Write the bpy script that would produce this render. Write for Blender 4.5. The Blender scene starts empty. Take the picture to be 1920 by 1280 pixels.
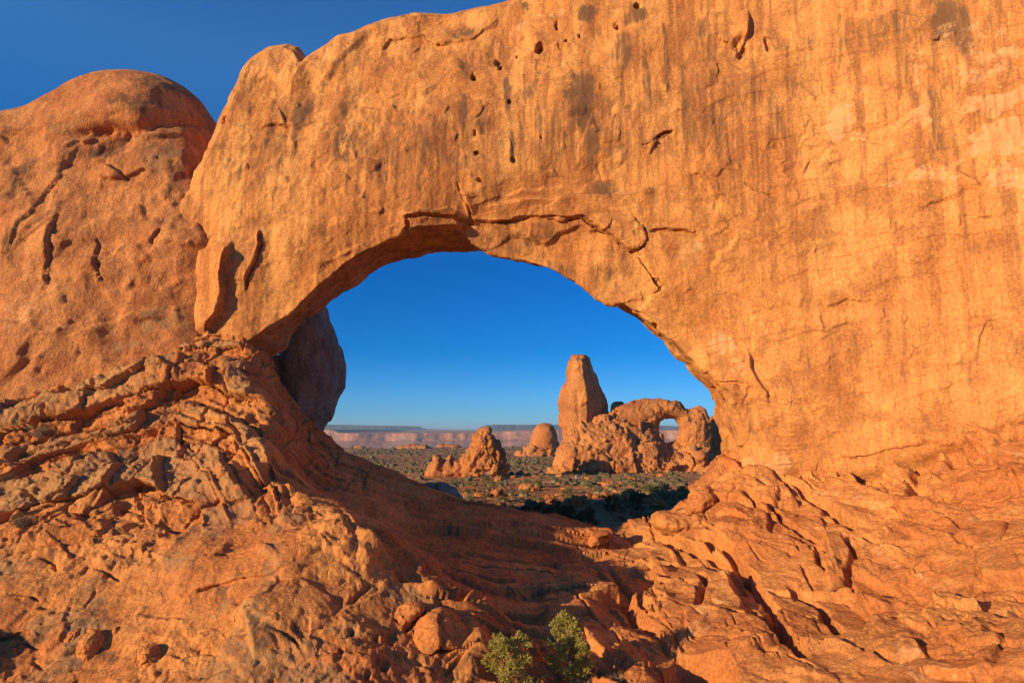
import bpy, bmesh, math, random, os
import numpy as np
from mathutils import Vector, Matrix
from concurrent.futures import ThreadPoolExecutor

# ------------------------------------------------------------------ camera, sky, sun, exposure
C = bpy.context.scene
COL = C.collection
PITCH = math.radians(7.26)
FPX = 1280.0                       # focal length in photo pixels (24 mm on 36 mm)
cam_d = bpy.data.cameras.new('camera')
cam_d.sensor_width = 36.0
cam_d.lens = 24.0
cam_d.clip_start = 0.1
cam_d.clip_end = 60000.0
cam = bpy.data.objects.new('camera', cam_d)
COL.objects.link(cam)
cam.location = (0, 0, 0)
cam.rotation_euler = (math.pi / 2 + PITCH, 0, 0)
C.camera = cam

SUN_EL = math.radians(13.8)
SUN_AZ = math.radians(55.0)        # left of straight behind the camera
TO_SUN = Vector((-math.sin(SUN_AZ) * math.cos(SUN_EL), -math.cos(SUN_AZ) * math.cos(SUN_EL), math.sin(SUN_EL)))
W = bpy.data.worlds.new('World')
C.world = W
W.use_nodes = True
wn = W.node_tree.nodes
wl = W.node_tree.links
wn.clear()
sky = wn.new('ShaderNodeTexSky')
sky.sky_type = 'NISHITA'
sky.sun_disc = False
sky.sun_elevation = SUN_EL
sky.sun_rotation = math.atan2(TO_SUN.x, TO_SUN.y)
sky.altitude = 1500
sky.air_density = 1.0
sky.dust_density = 0.0
sky.ozone_density = 3.0
hs = wn.new('ShaderNodeHueSaturation')
hs.inputs['Saturation'].default_value = 1.2
hs.inputs['Hue'].default_value = 0.5
tint = wn.new('ShaderNodeMix')
tint.data_type = 'RGBA'
tint.blend_type = 'MULTIPLY'
tint.inputs[0].default_value = 1.0
geo = wn.new('ShaderNodeTexCoord')
sepz = wn.new('ShaderNodeSeparateXYZ')
ramp = wn.new('ShaderNodeValToRGB')
# clear polarised desert air: deep blue low in the sky opposite the sun, softer near the horizon and overhead
stops = [(0.0, (0.30, 0.70, 1.40)), (0.05, (0.20, 0.63, 1.26)), (0.11, (0.030, 0.56, 1.10)), (0.24, (0.030, 0.57, 1.07)), (0.34, (0.35, 1.0, 1.36)), (0.47, (1.35, 1.58, 1.80)), (0.75, (0.60, 1.0, 1.3))]
el = ramp.color_ramp.elements
while len(el) < len(stops):
    el.new(0.5)
for e_, (p_, c_) in zip(el, stops):
    e_.position = p_
    e_.color = tuple(v / 1.8 for v in c_) + (1.0,)
boost = wn.new('ShaderNodeMix')
boost.data_type = 'RGBA'
boost.blend_type = 'MULTIPLY'
boost.inputs[0].default_value = 1.0
boost.inputs[7].default_value = (1.8, 1.8, 1.8, 1.0)
wl.new(geo.outputs['Generated'], sepz.inputs[0])
wl.new(sepz.outputs[2], ramp.inputs[0])
wl.new(ramp.outputs[0], boost.inputs[6])
wl.new(boost.outputs[2], tint.inputs[7])
bg = wn.new('ShaderNodeBackground')
bg.inputs['Strength'].default_value = 0.085
wo = wn.new('ShaderNodeOutputWorld')
wl.new(sky.outputs[0], hs.inputs['Color'])
wl.new(hs.outputs[0], tint.inputs[6])
wl.new(tint.outputs[2], bg.inputs['Color'])
wl.new(bg.outputs[0], wo.inputs['Surface'])

sun_d = bpy.data.lights.new('sun', 'SUN')
sun_d.energy = 5.0
sun_d.angle = math.radians(0.53)
sun_d.color = (1.0, 0.73, 0.41)
sun = bpy.data.objects.new('sun', sun_d)
COL.objects.link(sun)
sun.rotation_euler = TO_SUN.to_track_quat('Z', 'Y').to_euler()

C.view_settings.view_transform = 'Standard'
C.view_settings.look = 'None'
C.view_settings.exposure = 0.42
C.view_settings.gamma = 1.0
C.cycles.max_bounces = 6
C.cycles.diffuse_bounces = 3

# ------------------------------------------------------------------ numeric helpers
POOL = ThreadPoolExecutor(4)
CP, SP = math.cos(PITCH), math.sin(PITCH)


def par(fn, n, chunk=120000):
    """run fn(slice) over n items in threads and join the results"""
    sl = [slice(i, min(i + chunk, n)) for i in range(0, n, chunk)]
    return list(POOL.map(fn, sl))


def at(px, py, Y):
    """photo pixel at depth Y -> world X, Y, Z"""
    px = np.asarray(px, float); py = np.asarray(py, float)
    cx = (px - 960.0) / FPX; cy = (640.0 - py) / FPX
    dy = CP - cy * SP; dz = SP + cy * CP
    s = Y / dy
    return cx * s, np.broadcast_to(np.asarray(Y, float), px.shape), dz * s


def sstep(a, b, x):
    t = np.clip((x - a) / (b - a), 0, 1)
    return t * t * (3 - 2 * t)


_rg = np.random.default_rng(11)
_PERM = np.concatenate([_rg.permutation(256)] * 3).astype(np.int32)
_g = _rg.normal(size=(256, 3)).astype(np.float32)
_GR = _g / np.linalg.norm(_g, axis=1, keepdims=True) * 1.5
_HV = _rg.random((256, 6)).astype(np.float32)


def _perlin(x, y, z):
    xi = np.floor(x).astype(np.int32); yi = np.floor(y).astype(np.int32); zi = np.floor(z).astype(np.int32)
    fx = (x - xi).astype(np.float32); fy = (y - yi).astype(np.float32); fz = (z - zi).astype(np.float32)
    u = fx * fx * fx * (fx * (fx * 6 - 15) + 10); v = fy * fy * fy * (fy * (fy * 6 - 15) + 10); w = fz * fz * fz * (fz * (fz * 6 - 15) + 10)
    xi &= 255; yi &= 255; zi &= 255
    r = 0
    for dx in (0, 1):
        a = _PERM[xi + dx]
        for dy in (0, 1):
            b = _PERM[a + yi + dy]
            for dz in (0, 1):
                g = _GR[_PERM[b + zi + dz]]
                val = g[:, 0] * (fx - dx) + g[:, 1] * (fy - dy) + g[:, 2] * (fz - dz)
                r = r + val * (u if dx else 1 - u) * (v if dy else 1 - v) * (w if dz else 1 - w)
    return r


def fbm(P, scale, octaves=4, seed=0, gain=0.5, ridged=False, lac=2.03):
    """P (N,3); scale = metres per cell (number or 3 numbers)"""
    sc = 1.0 / np.broadcast_to(np.asarray(scale, float), (3,))
    n = len(P)

    def f(sl):
        q = P[sl] * sc + seed * 17.31
        tot = 0; amp = 1.0; norm = 0
        for o in range(octaves):
            v = _perlin(q[:, 0], q[:, 1], q[:, 2])
            if ridged:
                v = 1 - 2 * np.abs(v)
            tot = tot + v * amp; norm += amp; amp *= gain
            q = q * lac + 5.7
        return tot / norm
    return np.concatenate(par(f, n))


def worley(P, scale, seed=0, tilt=0.5, blend=0.25, jitter=0.9):
    """cells with random heights and random tilts; returns (value about -1..1, crack distance F2-F1)"""
    sc = 1.0 / np.broadcast_to(np.asarray(scale, float), (3,))
    n = len(P)

    def f(sl):
        q = P[sl] * sc + seed * 9.13
        ci = np.floor(q).astype(np.int32)
        m = len(q)
        f1 = np.full(m, 9e9, np.float32); f2 = np.full(m, 9e9, np.float32)
        v1 = np.zeros(m, np.float32); v2 = np.zeros(m, np.float32)
        for dx in (-1, 0, 1):
            for dy in (-1, 0, 1):
                for dz in (-1, 0, 1):
                    c = ci + np.array([dx, dy, dz], np.int32)
                    cc = c & 255
                    h = _PERM[_PERM[_PERM[cc[:, 0]] + cc[:, 1]] + cc[:, 2]]
                    hv = _HV[h]
                    d = q - c - 0.5 - (hv[:, :3] - 0.5) * jitter
                    dd = np.einsum('ij,ij->i', d, d).astype(np.float32)
                    val = (hv[:, 3] * 2 - 1) + tilt * (2 * ((hv[:, 4] * 2 - 1) * d[:, 0] + (hv[:, 5] * 2 - 1) * d[:, 1] + (hv[:, 0] * 2 - 1) * d[:, 2]))
                    nearer = dd < f1
                    second = (~nearer) & (dd < f2)
                    f2 = np.where(nearer, f1, np.where(second, dd, f2))
                    v2 = np.where(nearer, v1, np.where(second, val, v2))
                    f1 = np.where(nearer, dd, f1)
                    v1 = np.where(nearer, val, v1)
        f1 = np.sqrt(f1); f2 = np.sqrt(f2)
        e = f2 - f1
        t = sstep(0, blend, e)
        return np.stack([0.5 * (v1 + v2) * (1 - t) + v1 * t, e], 1)
    r = np.concatenate(par(f, n, 60000))
    return r[:, 0], r[:, 1]


class TPS:
    def __init__(self, xy, v, smooth=0.0):
        self.p = np.asarray(xy, float); n = len(self.p)
        K = self.k(self.p, self.p) + smooth * np.eye(n)
        Q = np.hstack([np.ones((n, 1)), self.p])
        A = np.block([[K, Q], [Q.T, np.zeros((3, 3))]])
        self.w = np.linalg.solve(A, np.concatenate([np.asarray(v, float), np.zeros(3)]))

    def k(self, a, b):
        d2 = ((a[:, None, :] - b[None]) ** 2).sum(2)
        return 0.5 * d2 * np.log(d2 + 1e-9)

    def __call__(self, x, y):
        x = np.asarray(x, float); sh = x.shape
        q = np.stack([x.ravel(), np.asarray(y, float).ravel()], 1)

        def f(sl):
            return self.k(q[sl], self.p) @ self.w[:-3] + self.w[-3] + q[sl] @ self.w[-2:]
        return np.concatenate(par(f, len(q), 20000)).reshape(sh)


class Grid2:
    """bilinear lookup of a regular 2-D grid"""
    def __init__(self, x0, y0, d, a):
        self.x0, self.y0, self.d, self.a = x0, y0, d, a

    def __call__(self, x, y):
        u = np.clip((np.asarray(x) - self.x0) / self.d, 0, self.a.shape[0] - 1.001)
        v = np.clip((np.asarray(y) - self.y0) / self.d, 0, self.a.shape[1] - 1.001)
        i = u.astype(int); j = v.astype(int); fu = u - i; fv = v - j
        a = self.a
        return (a[i, j] * (1 - fu) + a[i + 1, j] * fu) * (1 - fv) + (a[i, j + 1] * (1 - fu) + a[i + 1, j + 1] * fu) * fv


def poly_sd(poly, X, Y):
    """signed distance to a closed polygon, negative inside"""
    p = np.asarray(poly, float); sh = np.shape(X)
    x = np.ravel(X); y = np.ravel(Y)

    def f(sl):
        a = x[sl]; b = y[sl]
        d = np.full(a.shape, 1e18); ins = np.zeros(a.shape, bool)
        for k in range(len(p)):
            x0, y0 = p[k - 1]; x1, y1 = p[k]
            ex, ey = x1 - x0, y1 - y0
            t = np.clip(((a - x0) * ex + (b - y0) * ey) / (ex * ex + ey * ey + 1e-12), 0, 1)
            d = np.minimum(d, (a - x0 - t * ex) ** 2 + (b - y0 - t * ey) ** 2)
            if y0 != y1:
                ins ^= ((y0 > b) != (y1 > b)) & (a < ex * (b - y0) / ey + x0)
        d = np.sqrt(d)
        return np.where(ins, -d, d)
    return np.concatenate(par(f, len(x), 40000)).reshape(sh)


def line_d(line, x, y):
    """distance to a polyline, the side (+1 = left of its direction) and the way along it to its nearer end; flat arrays"""
    d = np.full(x.shape, 1e18); s = np.ones(x.shape); u = np.zeros(x.shape); acc = 0.0
    for k in range(len(line) - 1):
        x0, y0 = line[k]; x1, y1 = line[k + 1]
        ex, ey = x1 - x0, y1 - y0
        t = np.clip(((x - x0) * ex + (y - y0) * ey) / (ex * ex + ey * ey + 1e-12), 0, 1)
        dd = (x - x0 - t * ex) ** 2 + (y - y0 - t * ey) ** 2
        m = dd < d
        d = np.where(m, dd, d)
        s = np.where(m, np.sign(ex * (y - y0) - ey * (x - x0)), s)
        ln = math.hypot(ex, ey)
        u = np.where(m, acc + t * ln, u)
        acc += ln
    return np.sqrt(d), s, np.minimum(u, acc - u)


def rough_line(pts, step, amp, rnd):
    """subdivide a polyline and jog it so that it looks broken"""
    out = [pts[0]]
    for (x0, y0), (x1, y1) in zip(pts[:-1], pts[1:]):
        L = math.hypot(x1 - x0, y1 - y0); n = max(1, int(L / step))
        for k in range(1, n + 1):
            t = k / n
            j = 0 if k == n else 1
            out.append((x0 + (x1 - x0) * t + j * rnd.uniform(-amp, amp), y0 + (y1 - y0) * t + j * rnd.uniform(-amp, amp)))
    return out


def smax(a, b, k):
    h = np.maximum(k - np.abs(a - b), 0) / k
    return np.maximum(a, b) + h * h * k * 0.25


def smin(a, b, k):
    return -smax(-a, -b, k)


# ------------------------------------------------------------------ mesh helpers
def mesh_np(name, V, Q, mat, parent=None, smooth=True, attrs=None):
    V = np.ascontiguousarray(V, np.float32); Q = np.ascontiguousarray(Q, np.int32)
    me = bpy.data.meshes.new(name)
    n, k = Q.shape
    me.vertices.add(len(V)); me.vertices.foreach_set('co', V.ravel())
    me.loops.add(n * k); me.loops.foreach_set('vertex_index', Q.ravel())
    me.polygons.add(n)
    me.polygons.foreach_set('loop_start', np.arange(0, n * k, k, dtype=np.int32))
    me.polygons.foreach_set('loop_total', np.full(n, k, np.int32))
    me.polygons.foreach_set('use_smooth', np.full(n, smooth, bool))
    me.update(calc_edges=True)
    for an, av in (attrs or {}).items():
        a = me.attributes.new(an, 'FLOAT', 'POINT')
        a.data.foreach_set('value', np.ascontiguousarray(av, np.float32))
    me.materials.append(mat)
    o = bpy.data.objects.new(name, me)
    COL.objects.link(o)
    if parent:
        o.parent = parent
    return o


def subdivide(V, Q):
    """split every quad in four"""
    n = len(V)
    E = np.stack([Q, np.roll(Q, -1, 1)], -1).reshape(-1, 2)
    E.sort(1)
    key = E[:, 0].astype(np.int64) * n + E[:, 1]
    uk, inv = np.unique(key, return_inverse=True)
    a = (uk // n).astype(np.int64); b = (uk % n).astype(np.int64)
    em = (V[a] + V[b]) * 0.5
    fm = V[Q].mean(1)
    ei = inv.reshape(-1, 4).astype(np.int32) + n
    fi = (np.arange(len(Q)) + n + len(em)).astype(np.int32)
    out = [np.stack([Q[:, k], ei[:, k], fi, ei[:, k - 1]], 1) for k in range(4)]
    return np.concatenate([V, em, fm]), np.concatenate(out)


def grid_quads(nu, nv):
    i = np.arange(nu * nv).reshape(nu, nv)
    return np.stack([i[:-1, :-1], i[1:, :-1], i[1:, 1:], i[:-1, 1:]], -1).reshape(-1, 4)


def vnormals(V, Q):
    d1 = V[Q[:, 2]] - V[Q[:, 0]]; d2 = V[Q[:, 3]] - V[Q[:, 1]]
    n = np.cross(d1, d2)
    N = np.stack([sum(np.bincount(Q[:, c], n[:, k], len(V)) for c in range(4)) for k in range(3)], 1)
    return N / (np.linalg.norm(N, axis=1, keepdims=True) + 1e-12)


def isosurface(f, origin, h):
    """surface nets on a 3-D field (negative inside): vertices and outward quads"""
    ins = f < 0
    nx, ny, nz = f.shape
    corner = [(a, b, c) for a in (0, 1) for b in (0, 1) for c in (0, 1)]

    def sub(A, o):
        return A[o[0]:nx - 1 + o[0], o[1]:ny - 1 + o[1], o[2]:nz - 1 + o[2]]
    cnt = np.zeros((nx - 1, ny - 1, nz - 1), np.uint8)
    for o in corner:
        cnt += sub(ins, o)
    act = (cnt > 0) & (cnt < 8)
    idx = np.argwhere(act)
    vid = np.full(act.shape, -1, np.int32)
    vid[act] = np.arange(len(idx), dtype=np.int32)
    acc = np.zeros((len(idx), 3)); num = np.zeros(len(idx))
    vals = {o: f[idx[:, 0] + o[0], idx[:, 1] + o[1], idx[:, 2] + o[2]].astype(np.float64) for o in corner}
    for ax in range(3):
        for o in corner:
            if o[ax]:
                continue
            o2 = list(o); o2[ax] = 1; o2 = tuple(o2)
            a, b = vals[o], vals[o2]
            m = (a < 0) != (b < 0)
            t = np.where(m, a / np.where(m, a - b, 1), 0)
            for k in range(3):
                acc[:, k] += np.where(m, t if k == ax else o[k], 0)
            num += m
    V = (idx + acc / num[:, None]) * h + np.asarray(origin)
    quads = []
    for ax in range(3):
        s0 = [slice(None)] * 3; s1 = [slice(None)] * 3
        s0[ax] = slice(0, -1); s1[ax] = slice(1, None)
        A = ins[tuple(s0)]; B = ins[tuple(s1)]
        for flip, m in ((False, A & ~B), (True, ~A & B)):
            e = np.argwhere(m)
            u, v = [k for k in range(3) if k != ax]
            ok = (e[:, u] > 0) & (e[:, v] > 0) & (e[:, u] < f.shape[u] - 1) & (e[:, v] < f.shape[v] - 1)
            e = e[ok]
            c = []
            for du, dv in ((1, 1), (0, 1), (0, 0), (1, 0)):
                q = e.copy(); q[:, u] -= du; q[:, v] -= dv
                c.append(vid[q[:, 0], q[:, 1], q[:, 2]])
            q = np.stack(c, 1)
            if flip != (ax == 1):
                q = q[:, ::-1]
            quads.append(q)
    return V, np.concatenate(quads)


def tag(o, label=None, cat=None, group=None, kind=None):
    for k, v in (('label', label), ('category', cat), ('group', group), ('kind', kind)):
        if v:
            o[k] = v
    return o


def empty(name, loc=(0, 0, 0)):
    o = bpy.data.objects.new(name, None)
    COL.objects.link(o)
    o.location = loc
    o.empty_display_size = 0.2
    return o


# ------------------------------------------------------------------ materials
def nodes_of(m):
    m.use_nodes = True
    nt = m.node_tree
    nt.nodes.clear()
    out = nt.nodes.new('ShaderNodeOutputMaterial')
    b = nt.nodes.new('ShaderNodeBsdfPrincipled')
    nt.links.new(b.outputs[0], out.inputs['Surface'])
    b.inputs['Roughness'].default_value = 0.92
    b.inputs['Specular IOR Level'].default_value = 0.15
    return nt, b


class NB:
    """short node builder"""
    def __init__(self, nt):
        self.nt = nt
        self.pos = nt.nodes.new('ShaderNodeNewGeometry').outputs['Position']

    def lk(self, a, b):
        self.nt.links.new(a, b)

    def mapped(self, scale):
        m = self.nt.nodes.new('ShaderNodeMapping')
        m.inputs['Scale'].default_value = scale
        self.lk(self.pos, m.inputs['Vector'])
        return m.outputs[0]

    def noise(self, scale, detail=6, rough=0.6, vec=None, dist=0.0):
        n = self.nt.nodes.new('ShaderNodeTexNoise')
        n.inputs['Scale'].default_value = scale
        n.inputs['Detail'].default_value = detail
        n.inputs['Roughness'].default_value = rough
        n.inputs['Distortion'].default_value = dist
        self.lk(vec if vec is not None else self.pos, n.inputs['Vector'])
        return n.outputs[0]

    def warped(self, scale, k, freq):
        m = self.mapped(scale)
        n = self.nt.nodes.new('ShaderNodeTexNoise')
        n.inputs['Scale'].default_value = freq
        n.inputs['Detail'].default_value = 4
        self.lk(self.pos, n.inputs['Vector'])
        v = self.nt.nodes.new('ShaderNodeVectorMath')
        v.operation = 'MULTIPLY_ADD'
        self.lk(n.outputs['Color'], v.inputs[0])
        v.inputs[1].default_value = (k, k, k)
        self.lk(m, v.inputs[2])
        return v.outputs[0]

    def voronoi(self, scale, feature='F1', vec=None, rand=1.0):
        n = self.nt.nodes.new('ShaderNodeTexVoronoi')
        n.feature = feature
        n.inputs['Scale'].default_value = scale
        n.inputs['Randomness'].default_value = rand
        self.lk(vec if vec is not None else self.pos, n.inputs['Vector'])
        return n.outputs['Distance']

    def rng(self, v, a, b, c=0.0, d=1.0):
        n = self.nt.nodes.new('ShaderNodeMapRange')
        n.interpolation_type = 'SMOOTHSTEP'
        self.lk(v, n.inputs[0])
        for k, x in zip((1, 2, 3, 4), (a, b, c, d)):
            n.inputs[k].default_value = x
        return n.outputs[0]

    def math(self, op, a, b=None):
        n = self.nt.nodes.new('ShaderNodeMath')
        n.operation = op
        for k, x in enumerate((a, b)):
            if x is None:
                continue
            if isinstance(x, (int, float)):
                n.inputs[k].default_value = x
            else:
                self.lk(x, n.inputs[k])
        return n.outputs[0]

    def attr(self, name):
        n = self.nt.nodes.new('ShaderNodeAttribute')
        n.attribute_name = name
        return n.outputs['Fac']

    def mix(self, fac, a, b, mode='MIX'):
        n = self.nt.nodes.new('ShaderNodeMix')
        n.data_type = 'RGBA'
        n.blend_type = mode
        for s, x in ((n.inputs[0], fac), (n.inputs[6], a), (n.inputs[7], b)):
            if isinstance(x, (int, float)):
                s.default_value = x
            elif isinstance(x, tuple):
                s.default_value = x + (1.0,)
            else:
                self.lk(x, s)
        return n.outputs[2]

    def bump(self, h, strength, dist, prev=None):
        n = self.nt.nodes.new('ShaderNodeBump')
        n.inputs['Strength'].default_value = strength
        n.inputs['Distance'].default_value = dist
        self.lk(h, n.inputs['Height'])
        if prev is not None:
            self.lk(prev, n.inputs['Normal'])
        return n.outputs[0]


def sandstone(name, light, mid, dark, u=1.0, streak=0.5, varnish_shade=(0.15, 0.078, 0.042), pale=(0.72, 0.42, 0.20), bump=0.6, patch=0.35, tilt=0.0):
    """layered red sandstone; u = metres of its largest grain"""
    m = bpy.data.materials.new(name)
    nt, b = nodes_of(m)
    N = NB(nt)
    big = N.noise(0.16 / u, 5, 0.6)
    col = N.mix(N.rng(big, 0.42, 0.60), mid, light)
    med = N.noise(0.75 / u, 8, 0.65, dist=0.4)
    col = N.mix(N.math('MULTIPLY', N.rng(med, 0.52, 0.70), patch), col, dark)
    st = N.noise(1.0 / u, 8, 0.62, vec=N.mapped((1.5, 1.5, 0.06)))
    st2 = N.noise(1.0 / u, 6, 0.65, vec=N.mapped((3.2, 3.2, 0.16)))
    sepw = nt.nodes.new('ShaderNodeSeparateXYZ')
    N.lk(N.pos, sepw.inputs[0])
    run = N.rng(sepw.outputs[2], -2.0, 17.0, 0.35, 1.0)      # run-off stains hang from the rim
    col = N.mix(N.math('MULTIPLY', N.math('MULTIPLY', N.rng(st, 0.48, 0.58), streak * 0.85), run), col, (dark[0] * 0.9, dark[1] * 0.9, dark[2] * 0.95))
    st3 = N.noise(1.0 / u, 4, 0.55, vec=N.mapped((0.55, 0.55, 0.035)))
    col = N.mix(N.math('MULTIPLY', N.math('MULTIPLY', N.rng(st3, 0.50, 0.60), streak * 0.9), run), col, (light[0] * 1.12, light[1] * 1.22, light[2] * 1.25))
    col = N.mix(N.math('MULTIPLY', N.rng(st2, 0.52, 0.62), streak * 0.75), col, light)
    bt = N.noise(0.33 / u, 6, 0.62, dist=0.8)
    col = N.mix(N.math('MULTIPLY', N.rng(bt, 0.50, 0.62), 0.45), col, dark)
    # thin bedding colour
    bd = N.noise(1.0 / u, 3, 0.5, vec=N.mapped((0.12 + tilt, 0.12, 1.6)))
    col = N.mix(N.math('MULTIPLY', N.rng(bd, 0.56, 0.68), 0.22), col, dark)
    fine = N.noise(7.0 / u, 8, 0.7)
    col = N.mix(0.60, col, N.mix(N.rng(fine, 0.28, 0.72), (0.24, 0.24, 0.24), (0.76, 0.76, 0.76)), 'OVERLAY')
    grit = N.noise(26.0 / u, 4, 0.75)
    col = N.mix(0.25, col, N.mix(N.rng(grit, 0.3, 0.7), (0.25, 0.25, 0.25), (0.75, 0.75, 0.75)), 'OVERLAY')
    # weathering stains and painted hollow shade with a shape of their own
    vn = N.noise(1.6 / u, 6, 0.65, vec=N.mapped((2.0, 2.0, 0.22)))
    va = N.rng(N.math('ADD', N.attr('varnish_shade'), N.math('MULTIPLY', vn, 2.4)), 1.22, 2.0)
    col = N.mix(N.math('MULTIPLY', va, 0.9), col, varnish_shade)
    pn = N.noise(1.5 / u, 9, 0.72)
    pa = N.math('MULTIPLY', N.rng(N.math('ADD', N.attr('pale'), N.math('MULTIPLY', pn, 1.7)), 1.14, 1.40), 0.6)
    pa = N.math('MULTIPLY', pa, N.rng(st2, 0.36, 0.56, 0.35, 1.0))
    col = N.mix(pa, col, pale)
    gn = N.noise(2.2 / u, 7, 0.7)
    ga = N.math('MULTIPLY', N.rng(N.math('ADD', N.attr('lichen'), N.math('MULTIPLY', gn, 1.2)), 0.90, 1.2), 0.6)
    col = N.mix(ga, col, (0.30, 0.20, 0.10))
    h1 = N.noise(0.9 / u, 9, 0.62, dist=0.3)
    h2 = N.noise(6.5 / u, 8, 0.68)
    crk = N.rng(N.voronoi(0.75 / u, 'DISTANCE_TO_EDGE', vec=N.warped((1, 1, 0.8), 0.7 * u, 0.9 / u)), 0.0, 0.035, 1.0, 0.0)
    crk = N.math('MULTIPLY', crk, N.rng(N.noise(0.5 / u, 3, 0.5), 0.52, 0.62))
    cel = N.voronoi(2.4 / u, 'F1', vec=N.warped((1, 1, 1), 1.0 * u, 1.2 / u))
    pit = N.rng(N.voronoi(3.2 / u, vec=None), 0.05, 0.38)
    h = N.math('ADD', N.math('MULTIPLY', h1, 0.75), N.math('ADD', N.math('MULTIPLY', h2, 0.34), N.math('MULTIPLY', pit, 0.06)))
    h = N.math('SUBTRACT', N.math('ADD', h, N.math('MULTIPLY', cel, 0.16)), N.math('MULTIPLY', crk, 0.10))
    col = N.mix(N.math('MULTIPLY', crk, 0.45), col, dark)
    N.lk(col, b.inputs['Base Color'])
    N.lk(N.bump(h, bump, 0.35 * u), b.inputs['Normal'])
    return m


LIGHT, MID, DARK = (0.64, 0.290, 0.088), (0.53, 0.212, 0.062), (0.31, 0.112, 0.040)
M_WALL = sandstone('fin sandstone', LIGHT, MID, DARK, 1.0, 0.74, bump=0.48)
M_LEFT = sandstone('dome sandstone', (0.56, 0.235, 0.080), (0.47, 0.172, 0.058), (0.30, 0.110, 0.046), 1.0, 0.6, bump=0.75, patch=0.6)
M_SLOPE = sandstone('ledge sandstone', (0.62, 0.262, 0.078), (0.52, 0.185, 0.054), (0.33, 0.108, 0.036), 0.8, 0.0, bump=0.75, patch=0.65)
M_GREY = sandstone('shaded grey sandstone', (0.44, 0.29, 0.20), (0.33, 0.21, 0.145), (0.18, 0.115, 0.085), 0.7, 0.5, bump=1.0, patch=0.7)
M_FAR = sandstone('far sandstone', (0.55, 0.232, 0.077), (0.46, 0.172, 0.054), (0.29, 0.10, 0.036), 3.0, 0.5, bump=0.8, patch=0.5)

# ------------------------------------------------------------------ the fin with the window arch
# depth of the front face, from photo points
WC = [(330, 300, 44.5), (330, 560, 43.5), (330, 700, 43), (420, 160, 45.0), (420, 330, 43.2), (430, 520, 42.6), (430, 640, 42.6),
      (560, 130, 45.0), (560, 300, 42.9), (560, 480, 42.2), (520, 600, 42.6), (720, 70, 45.5), (720, 250, 42.8), (720, 420, 42.4),
      (900, 40, 45.0), (900, 230, 42.5), (900, 330, 42.0), (900, 400, 42.9), (900, 450, 43.2), (1080, 40, 43.0), (1080, 230, 42.0), (1080, 380, 42.3), (1080, 500, 42.9),
      (1280, 60, 41.8), (1280, 300, 41.0), (1280, 480, 41.7), (1260, 620, 42.8), (1500, 60, 40.0), (1500, 300, 39.4), (1450, 560, 40.6), (1400, 760, 42.0),
      (1700, 60, 37.4), (1700, 300, 37.0), (1700, 560, 37.8), (1600, 780, 39.9), (1900, 60, 34.6), (1900, 300, 34.3), (1900, 560, 34.8), (1800, 760, 36.8),
      (1920, 760, 35.3), (1450, 850, 42.0), (1600, 880, 40.6), (1380, 860, 43.0), (900, -150, 48), (1300, -150, 42.5), (1800, -150, 36)]
wx, wy, wz = at([p[0] for p in WC], [p[1] for p in WC], np.array([p[2] for p in WC]))
WALL_BASE = TPS(np.stack([wx, wz], 1), wy, 0.5)

GX0, GZ0, GD = -29.0, -12.0, 0.06
GNX, GNZ = 1251, 801               # 75 x 48 m
gx = GX0 + GD * np.arange(GNX); gz = GZ0 + GD * np.arange(GNZ)
_cx = gx[::8]; _cz = gz[::8]
_cb = Grid2(GX0, GZ0, GD * 8, WALL_BASE(*np.meshgrid(_cx, _cz, indexing='ij')))
GX, GZ = np.meshgrid(gx, gz, indexing='ij')
BASE = _cb(GX, GZ)


def onwall(pts, base=None):
    """photo pixels -> (X, Z) on the front face"""
    px = np.array([p[0] for p in pts], float); py = np.array([p[1] for p in pts], float)
    Y = np.full(px.shape, 42.0)
    f = base or _cb
    for _ in range(6):
        X, _y, Z = at(px, py, Y)
        Y = f(X, Z)
    return list(zip(X, Z))


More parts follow.
